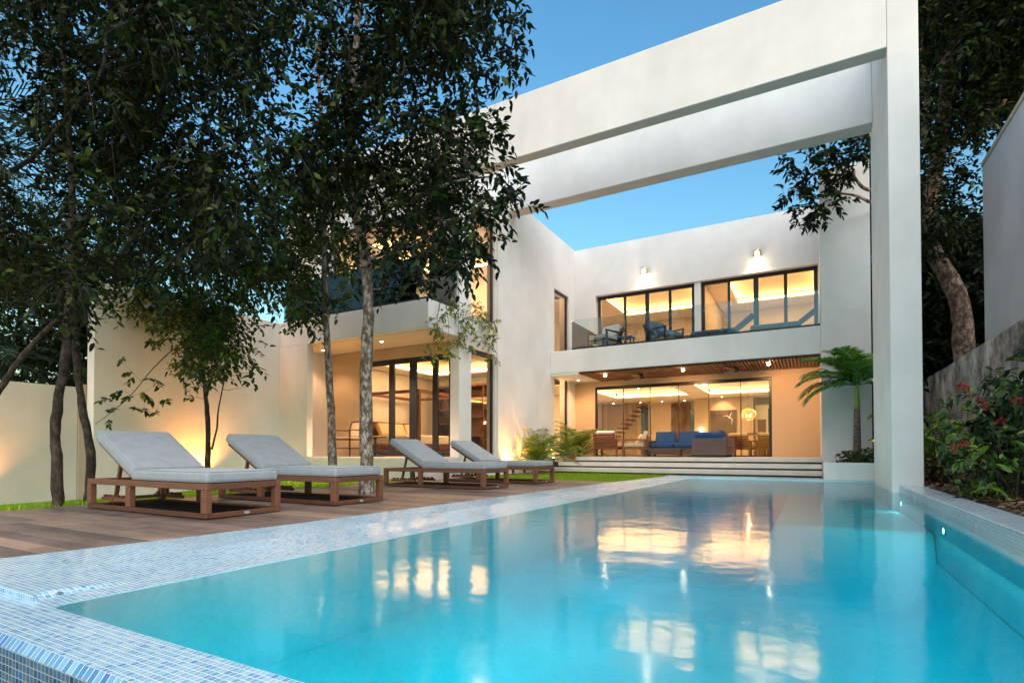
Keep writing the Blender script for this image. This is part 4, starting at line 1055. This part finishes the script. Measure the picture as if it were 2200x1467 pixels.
crown2 = [(260, -160), (610, -160), (600, 100), (590, 300), (560, 480), (460, 560), (330, 560), (240, 600), (200, 560), (270, 400)]
cl2 = region(crown2, 158, 3.0, 5.6, .35, HL+HOLES)
t2 = skel([(191, 1066), (195, 1000), (190, 940), (178, 880), (169, 820), (163, 760), (158, 700), (160, 620), (170, 540), (200, 420), (260, 280), (330, 120), (380, -60)], 3.74)
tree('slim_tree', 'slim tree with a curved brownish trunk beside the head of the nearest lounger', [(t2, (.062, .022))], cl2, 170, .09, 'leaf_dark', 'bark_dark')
t0 = skel([(-60, 920), (0, 835), (30, 790), (75, 735), (150, 660), (210, 600), (255, 550), (300, 490), (350, 400), (380, 330), (400, 250)], [2.3, 2.45, 2.5, 2.6, 2.75, 2.9, 3.0, 3.1, 3.2, 3.3, 3.4])
cl0 = region([(200, 480), (330, 380), (450, 250), (470, 330), (420, 470), (300, 560)], 22, 2.9, 3.7, .26, HL)
tree('leaning_tree', 'thin dark tree leaning in diagonally from the left edge across the other trunks', [(t0, (.036, .014))], cl0, 120, .095, 'leaf_dark', 'bark_dark')
# small tree at the lit garden wall
t3 = skel([(445, 1052), (446, 1000), (447, 960), (446, 900), (441, 840), (432, 760), (425, 690), (440, 600), (470, 500)], 6.2)
t3b = skel([(443, 850), (458, 800), (475, 730), (480, 640), (500, 560)], 6.2)
t3c = skel([(455, 965), (466, 920), (468, 890), (475, 850), (490, 790), (520, 760)], 6.2)
cl3 = region([(230, 560), (330, 540), (480, 520), (600, 560), (610, 610), (570, 650), (500, 690), (505, 740), (470, 770), (420, 790), (400, 740), (330, 690), (240, 670)], 105, 5.2, 6.9, .30, [(560, 660, 30, 20)])
cl3 += [(at(u, v, Y=random.uniform(5.6, 6.3)), r) for u, v, r in [(470, 800, .16), (540, 800, .12), (535, 830, .10), (400, 800, .14), (420, 850, .10), (440, 830, .12), (395, 760, .16), (250, 690, .2), (300, 700, .18), (220, 720, .14), (350, 730, .14)]]
t3d = skel([(428, 720), (380, 745), (330, 790), (280, 850), (220, 900), (160, 937)], [6.2, 5.9, 5.6, 5.3, 5.1, 5.0])
tree('wall_tree', 'small forked tree standing dark against the amber uplit garden wall', [(t3, (.062, .018)), (t3b, (.030, .012)), (t3c, (.022, .006)), (t3d, (.012, .004))], cl3+
     [(at(u, v, Y=5.2), r) for u, v, r in [(300, 845, .16), (270, 835, .14), (340, 885, .11), (235, 890, .13), (200, 915, .10), (330, 820, .13), (285, 800, .12), (262, 765, .10), (355, 860, .10), (250, 870, .14), (310, 880, .12), (175, 928, .07)]],
     150, .115, 'leaf_mid', 'bark_dark', lr=.009)
# vegetation beyond the boundary wall
clb = region([(-80, 520), (210, 540), (210, 850), (-80, 850)], 46, 5.2, 7.2, .55)
bt = [Vector((-15.5, 5.6, -.5)), Vector((-15.4, 5.6, 1.5)), Vector((-15.6, 5.7, 3.2))]
tree('garden_tree', 'dark leafy tree crowding over the low boundary wall at the left', [(bt, (.12, .05))], clb, 150, .16, 'leaf_woods', 'bark_dark')

def fronds(specs, leaflet, npairs, width, droop=.9, up=.5):
    """specs: (base, azimuth, elevation, length). Returns a mesh builder: arching midribs with two rows of leaflets"""
    m = MB()
    for b, az, el, Ln in specs:
        b = Vector(b); h = Vector((math.cos(az), math.sin(az), 0)); P = []
        for i in range(13):
            t = i/12; a = el-droop*1.5*t**1.4
            P.append((P[-1]+(h*math.cos(a)+Vector((0, 0, math.sin(a))))*Ln/12) if P else b)
        m.tube(P, [.012*(1-.85*i/12)*max(.6, Ln) for i in range(13)], 5, False)
        for k in range(npairs):
            t = .12+.86*k/(npairs-1); i = min(11, int(t*12)); f = t*12-i; q = P[i].lerp(P[i+1], f)
            tg = (P[i+1]-P[i]).normalized(); sd = tg.cross(Vector((0, 0, 1)))
            sd = sd.normalized() if sd.length > .05 else Vector((-h.y, h.x, 0)); nu = sd.cross(tg)
            ll = leaflet*(.35+1.1*math.sin(math.pi*min(1, .12+t*.86)))*random.uniform(.85, 1.1)
            for s in (-1, 1):
                d = (sd*s*.85+tg*(.45+.5*t)+nu*up*random.uniform(.2, .6)).normalized(); w = width
                a = q; c = q+d*ll*.5+Vector((0, 0, -.05*ll)); e = q+d*ll*.95+Vector((0, 0, -.32*ll))
                wv = tg*w/2
                m.add([a-wv*.5, a+wv*.5, c+wv, c-wv, e], [(0, 1, 2, 3), (3, 2, 4)])
    return m
def palm(name, label, base, trunk, spec, leaflet, npairs, width, leaf='leaf_palm', cat='palm', group=None, **k):
    t = thing(name, label, cat, base, group)
    if trunk: trunk(t)
    fronds(spec, leaflet, npairs, width, **k).build('crown', leaf, t, uv=False); return t
def pal_trunk(t):
    b = wloc(t)
    MB().tube([b+Vector((0, 0, 0)), b+Vector((.005, 0, .25)), b+Vector((.01, 0, .8)), b+Vector((.012, 0, 1.24))], [.088, .080, .068, .058], 14).build('trunk', 'palm_trunk', t, uv=False, smooth=True)
    MB().tube([b+Vector((.012, 0, 1.24)), b+Vector((.013, 0, 1.30)), b+Vector((.015, 0, 1.6)), b+Vector((.02, 0, 1.78))], [.056, .058, .040, .03], 12).build('crown_shaft', 'palm_shaft', t, uv=False, smooth=True)
pb = Vector((.91, 14.2, .31)); top = pb+Vector((.02, 0, 1.76))
palm('planter_palm', 'small feathery palm with a green crown shaft in the white planter', pb, pal_trunk,
     [(top, R(a), R(e), l) for a, e, l in [(180, 62, 1.3), (195, 34, 1.25), (165, 46, 1.2), (215, 66, 1.1), (265, 62, .9), (340, 60, 1.2), (10, 40, 1.2), (90, 55, 1.0), (60, 78, 1.15), (150, 84, 1.15), (240, 80, 1.1), (20, 70, 1.2), (190, 12, 1.15), (172, 22, 1.2), (350, 15, 1.1)]], .38, 40, .040, droop=.80)
# cycad-like palms in the uplit bed
for x, y, z, h, n, lab in [(-6.55, 13.3, .02, 1.35, 18, 'bushy golden-lit fern palm in front of the white wing wall, nearest the loungers'), (-6.5, 14.95, .29, 1.15, 15, 'fern palm in the middle of the uplit bed, before the narrow window'), (-6.40, 16.0, .29, 1.5, 20, 'tall dark fern palm at the left end of the steps, against the orange wall')]:
    palm('fern_palm', lab, (x, y, z), None, [((x, y, z+.12+.25*h*random.random()), random.uniform(0, 6.28), R(random.uniform(25, 82)), h*random.uniform(.6, .95)) for _ in range(n)], .22*h, 18, .034, 'leaf_cycad', group='fern palms in the uplit bed', droop=.7)
# palms at the left edge
def slim(t):
    b = wloc(t); MB().tube([b, b+Vector((.1, 0, 2)), b+Vector((.25, .1, 4.05))], [.10, .075, .06], 10).build('trunk', 'palm_trunk', t, uv=False, smooth=True)
b = Vector((-8.75, 1.75, -.3))
palm('coconut_palm', 'palm whose long grey-green fronds hang in at the upper left edge', b, slim, [(b+Vector((.25, .1, 4.05)), R(a), R(e), 1.9) for a, e in [(10, 35), (30, 10), (55, 30), (80, 45), (110, 20), (160, 30), (220, 30), (300, 40), (340, 15), (45, 60)]], .55, 40, .022, 'leaf_palm_dark', droop=.85)
b = Vector((-14.2, 4.0, -.5))
def slim2(t):
    b = wloc(t); MB().tube([b, b+Vector((0, 0, 1.4)), b+Vector((.1, .1, 2.7))], [.13, .10, .08], 10).build('trunk', 'palm_trunk', t, uv=False, smooth=True)
palm('fan_palm', 'dark palm behind the low boundary wall at the left edge', b, slim2, [(b+Vector((.1, .1, 2.7)), R(a), R(e), 1.7) for a, e in [(0, 40), (30, 20), (60, 35), (100, 50), (330, 25), (300, 45), (200, 40), (150, 30), (20, 65), (345, 5)]], .5, 34, .03, 'leaf_palm_dark', droop=.9)

# --- right side: big tree behind the mouldy wall
tb = skel([(2074, 800), (2070, 740), (2064, 660), (2040, 600), (2005, 540), (1990, 480), (2003, 400), (2018, 320), (2030, 240), (2036, 140), (2044, 40), (2052, -60)], 17.6)
tb2 = skel([(2018, 310), (2070, 300), (2100, 270), (2130, 255), (2160, 215)], [17.6, 17.2, 16.8, 16.4, 16.0])
tb3 = skel([(1995, 470), (1940, 455), (1876, 437), (1840, 421), (1800, 414), (1770, 400)], [17.6, 16, 14.6, 14.4, 14.2, 14.1])
tb4 = skel([(1876, 410), (1852, 402), (1836, 380), (1830, 360), (1800, 352), (1770, 320)], [14.6, 14.4, 14.3, 14.3, 14.2, 14.1])
tb5 = skel([(2012, 350), (1985, 300), (1990, 200), (1980, 100)], 17.2)
clr = region([(1965, -120), (2260, -120), (2260, 130), (2190, 200), (2140, 235), (2075, 235), (2080, 330), (2100, 360), (2060, 440), (2030, 440), (2000, 500), (1950, 540), (1900, 400), (1940, 200)], 105, 15.6, 19.4, .55,
             [(2088, 262, 34, 22), (2075, 395, 26, 26), (1990, 160, 12, 40), (2060, 15, 20, 14)])
clo = [(at(u, v, Y=random.uniform(13.6, 14.8)), random.uniform(.17, .25)) for u, v in [(1702, 338), (1722, 330), (1758, 318), (1790, 302), (1826, 292), (1858, 290), (1700, 372), (1704, 400), (1736, 352), (1742, 378), (1775, 340), (1800, 330), (1822, 330), (1846, 318), (1765, 372), (1792, 362), (1818, 352), (1845, 345), (1702, 430), (1712, 445), (1736, 412), (1745, 425), (1760, 438), (1770, 420), (1775, 395), (1790, 385), (1812, 395), (1726, 478), (1745, 470), (1758, 462), (1772, 450), (1862, 305), (1780, 318)]]
tree('big_tree', 'big old tree with a bent mottled trunk behind the mouldy wall', [(tb, (.24, .13)), (tb2, (.10, .04)), (tb3, (.06, .012)), (tb4, (.045, .012)), (tb5, (.09, .04))], clr+clo, 170, .15, 'leaf_dark', 'bark_brown', lr=.03, ratio=.46)
clw = region([(1960, 520), (2140, 480), (2140, 860), (1960, 860)], 75, 19.5, 26, .9)
clw += [(c, r) for c, r in region([(1876, 330), (1985, 330), (1985, 990), (1876, 990)], 60, 19, 25, .42) if c.x > 1.75]
p, d, n, L1, W, tw = clump_leaves(clw, 140, .26, .45)
o = leaf_object('woods', p, d, n, L1, W, 'leaf_woods', None, tw); tag(o, 'dark tangled woodland behind the mouldy wall and the big bent trunk', 'woods', kind='stuff')
MBw = MB()
for i in range(9):
    x = random.uniform(3.6, 7); y = random.uniform(20, 27); MBw.tube([(x, y, -.5), (x+random.uniform(-.4, .4), y, 3), (x+random.uniform(-.8, .8), y, 6)], [.1, .08, .05], 7)
o2 = MBw.build('woods_stems', 'bark_dark', o, uv=False)

# --- flowering shrubs in the bed by the pool
def shrub(name, label, poly, n, Y0, Y1, r, per, Lm, leaf, base, extra=None, ratio=.42, cat='shrub'):
    t = thing(name, label, cat, base); b = Vector(base)
    cl = region(poly, n, Y0, Y1, r)
    cl = [(Vector((min(2.78, max(1.62, c.x)), c.y, max(.12, c.z))), rr) for c, rr in cl]
    for c, rr in cl[::2]:
        f = Vector((b.x+random.uniform(-.15, .15)+.3*(c.x-b.x), c.y*.5+b.y*.5, .02)); MB().tube([f, f.lerp(c, .5)+Vector((0, 0, .08)), c], [.012, .009, .004], 6, False).build('stem', 'bark_dark', t, uv=False)
    p, d, nn, L1, W, tw = clump_leaves(cl, per, Lm, ratio, .25, 7)
    leaf_object('foliage', p, d, nn, L1, W, leaf, t, tw)
    if extra: extra(t)
    return t
def flowers(t):
    for u, v in [(2075, 836), (2068, 830), (2106, 862), (2114, 874), (2184, 862), (2070, 952), (2050, 963), (2150, 905)]:
        c = at(u, v, Y=7.5); k = 34
        dr = nrm(rng.normal(size=(k, 3))+np.array([0, 0, .4]))
        leaf_object('flower', np.array(tuple(c))+dr*.02, dr, rng.normal(size=(k, 3)), rng.uniform(.022, .04, k), rng.uniform(.012, .02, k), 'petal_red', t)
shrub('flowering_shrub', 'large leafy shrub with red flower heads against the mouldy wall beside the pool', [(2050, 1050), (2060, 930), (2080, 870), (2110, 830), (2160, 815), (2230, 800), (2270, 870), (2270, 1060), (2140, 1075)], 46, 7.6, 9.8, .23, 95, .12, 'leaf_shrub', (2.15, 8.4, .02), flowers)
shrub('leafy_shrub', 'low shrub with bright young leaves right behind the pool kerb', [(2050, 1030), (2090, 980), (2150, 990), (2200, 960), (2210, 1010), (2140, 1060), (2070, 1060)], 13, 7.2, 8.4, .16, 60, .115, 'leaf_bright', (1.85, 7.6, .02))
shrub('small_shrub', 'narrow yellow-green shrub tucked right behind the white pier', [(1988, 900), (2040, 900), (2060, 960), (2030, 1000), (1990, 1000)], 18, 10.8, 12.2, .22, 90, .13, 'leaf_bright', (2.0, 11.4, .02))
shrub('withered_shrub', 'brown withered leaves hanging beside the foot of the pier', [(1990, 985), (2035, 985), (2040, 1045), (1990, 1045)], 10, 10.6, 11.6, .2, 70, .14, 'leaf_dry', (1.9, 11.0, .02))
shrub('low_foliage', 'shadowy undergrowth along the base of the mouldy wall at the right edge', [(2120, 900), (2290, 860), (2290, 1040), (2120, 1040)], 26, 9.5, 12.5, .3, 90, .15, 'leaf_dark', (2.5, 10.6, .02), cat='undergrowth')
# leaf litter on the bed
k = 3200; P = np.stack([rng.uniform(1.55, 2.85, k), rng.uniform(3, 13, k), rng.uniform(.07, .13, k)], 1)
az = rng.uniform(0, 6.28, k)
o = leaf_object('leaf_litter', P, np.stack([np.cos(az), np.sin(az), rng.normal(0, .2, k)], 1), nrm(np.array([0, 0, 1])+rng.normal(size=(k, 3))*.4), rng.uniform(.05, .11, k), rng.uniform(.025, .05, k), 'leaf_dry', None)
tag(o, 'brown dead leaves littering the bed between the kerb and the shrubs', 'leaf litter', kind='stuff')
# ground cover in the planter
t = thing('planter_shrub', 'low dark green ground cover at the foot of the planter palm', 'shrub', (1.1, 14.0, .31))
cl = [(Vector((random.uniform(.62, 1.75), random.uniform(13.5, 14.7), .31+random.uniform(.05, .22))), .15) for _ in range(46)]+[(Vector((.5, 13.6, .36)), .07)]
p, d, n, L1, W, tw = clump_leaves(cl, 330, .07, .5, 0.0); leaf_object('foliage', p, d, n, L1, W, 'leaf_mid', t, tw)
t = thing('tall_shrub', 'yellow-green leafy twig peeping out between the planter and the pier', 'shrub', (1.55, 13.8, .31))
cl = [(Vector((random.uniform(1.3, 1.7), random.uniform(13.6, 14.4), random.uniform(.7, 1.9))), .18) for _ in range(16)]
p, d, n, L1, W, tw = clump_leaves(cl, 90, .10, .4); leaf_object('foliage', p, d, n, L1, W, 'leaf_bright', t, tw)
MB().tube([(1.55, 13.8, .3), (1.52, 13.9, 1.1), (1.5, 14, 1.8)], [.014, .01, .005], 6).build('stem', 'bark_dark', t, uv=False)
# flowering vine over the wing's balcony edge
t = thing('flowering_vine', 'trailing vine with yellow blooms spilling over the corner of the wing balcony', 'vine', (-6.9, 10.4, 3.83))
V = [(935, 690), (940, 712), (930, 742), (922, 762), (962, 745), (958, 668), (972, 655), (985, 668), (990, 700), (1002, 690), (1012, 715), (1022, 680), (1036, 688), (1046, 700), (1060, 690), (1050, 738), (1056, 762), (1032, 728), (985, 735), (968, 765), (990, 722), (1040, 670), (1060, 730), (1010, 745), (1018, 660), (950, 700), (1055, 715)]
cl = [(at(u, v, X=-6.88+random.uniform(-.04, .10)), .13) for u, v in V]
p, d, n, L1, W, tw = clump_leaves(cl, 480, .075, .5, .5, 7); leaf_object('foliage', p, d, n, L1, W, 'leaf_vine', t, tw)
for i in range(0, len(cl)-2, 2):
    a = cl[i][0]; s = Vector((-6.96, min(11.7, max(9.2, a.y+random.uniform(-.1, .3))), 3.84)); MB().tube([s, Vector((-6.9, s.y, 3.86)), Vector((a.x, (a.y+s.y)/2, (a.z+3.86)/2)), a], [.008, .007, .005, .003], 5, False).build('stem', 'twig', t, uv=False)
# a few fallen leaves
for i, (u, v, lab) in enumerate([(136, 1207, 'small yellow fallen leaf lying on the tiled coping'), (118, 1276, 'small dark fallen leaf on the wet coping by the pool corner'), (232, 1118, 'pale fallen leaf on the deck boards before the nearest lounger')]):
    q = at(u, v, Z=.016 if i != 1 else -.012)
    a = rng.uniform(0, 6.28, 1)
    o = leaf_object('fallen_leaf', np.array([tuple(q)])+np.array([[0, 0, .004]]), np.stack([np.cos(a), np.sin(a), 0*a+.05], 1), np.array([[.1, .1, 1.0]]), np.array([.035]), np.array([.02]), 'leaf_vine' if i != 1 else 'leaf_dry', None, sag=.0)
    tag(o, lab, 'leaf')
# ================================================================ GARDEN LIGHTS, SKY, RENDER
def uplight(x, y, z, aim, e, spot, lab):
    t = thing('garden_uplight', lab, 'spotlight', (x, y, z), 'garden uplights at the walls')
    d = (Vector(aim)-Vector((x, y, z+.06))).normalized(); q = d.to_track_quat('Z', 'Y').to_matrix()
    MB().tube([(x, y, z-.05), (x, y, z+.03)], .012, 8).build('spike', 'metal_black', t, uv=False)
    m = MB(); m.lathe((0, 0, 0), [(.03, -.05), (.042, .05), (.038, .055)], 14); m.v = [tuple(q@Vector(p)+Vector((x, y, z+.06))) for p in m.v]
    m.build('housing', 'metal_black', t, uv=False)
    m = MB(); m.lathe((0, 0, 0), [(.036, .056), (.02, .06)], 14); m.v = [tuple(q@Vector(p)+Vector((x, y, z+.06))) for p in m.v]
    m.build('lens', 'lamp_glow', t, uv=False)
    lamp('uplight_lamp', 'SPOT', Vector((x, y, z+.06))+d*.08, e, (1, .34, .06), .03, aim=aim, spot=spot, blend=.9)
uplight(-11.40, 6.95, -.20, (-11.66, 7.0, 1.6), 95, 110, 'small garden spotlight at the foot of the tall garden wall, behind the small tree')
uplight(-11.66, 3.42, -.28, (-11.93, 3.45, 1.4), 24, 110, 'small garden spotlight lighting the low boundary wall at the left edge')
uplight(-6.72, 12.25, .03, (-6.93, 12.35, 1.0), 70, 110, 'small garden spotlight glaring at the foot of the white wing wall, nearest the loungers')
uplight(-6.76, 12.95, .03, (-6.93, 13.0, 1.9), 150, 45, 'small garden spotlight hidden among the nearest fern palm')
uplight(-6.76, 14.85, .30, (-6.93, 14.9, 2.1), 190, 45, 'small garden spotlight beside the narrow lower window of the wing')

SUN_EL, SUN_AZ = R(CFG['sun_el']), R(CFG['sun_az'])     # azimuth measured from +Y towards +X
w = bpy.data.worlds.new('World'); scene.world = w; w.use_nodes = True
nt = w.node_tree; bg = nt.nodes['Background']
sky = nt.nodes.new('ShaderNodeTexSky'); sky.sky_type = 'NISHITA'; sky.sun_disc = False
sky.sun_elevation = SUN_EL; sky.sun_rotation = SUN_AZ; sky.air_density = CFG['air']; sky.dust_density = CFG['dust']; sky.ozone_density = CFG['ozone']
sky.altitude = 0
hs = nt.nodes.new('ShaderNodeHueSaturation'); hs.inputs['Hue'].default_value = CFG['hue']; hs.inputs['Saturation'].default_value = CFG['sat']
nt.links.new(sky.outputs[0], hs.inputs['Color']); nt.links.new(hs.outputs[0], bg.inputs['Color'])
bg.inputs['Strength'].default_value = CFG['sky']
sd = bpy.data.lights.new('sun', 'SUN'); so = bpy.data.objects.new('sun', sd); COL.objects.link(so)
sd.energy = CFG['sun']; sd.angle = R(CFG['sun_angle']); sd.color = CFG['sun_col']
dv = Vector((math.sin(SUN_AZ)*math.cos(SUN_EL), math.cos(SUN_AZ)*math.cos(SUN_EL), math.sin(SUN_EL)))
SL_EL = R(CFG['lamp_el']); dv = Vector((math.sin(SUN_AZ)*math.cos(SL_EL), math.cos(SUN_AZ)*math.cos(SL_EL), math.sin(SL_EL)))
so.rotation_euler = dv.to_track_quat('Z', 'Y').to_euler()
scene.view_settings.view_transform = 'Standard'; scene.view_settings.look = 'None'
scene.view_settings.exposure = CFG['exposure']; scene.view_settings.gamma = 1
scene.render.engine = 'CYCLES'
c = scene.cycles
c.use_denoising = True
try: c.denoiser = 'OPENIMAGEDENOISE'
except Exception: pass
c.max_bounces = 8; c.diffuse_bounces = 4; c.glossy_bounces = 4; c.transmission_bounces = 6; c.transparent_max_bounces = 12; c.volume_bounces = 0
c.sample_clamp_indirect = 6; c.caustics_reflective = False; c.caustics_refractive = True; c.blur_glossy = .5
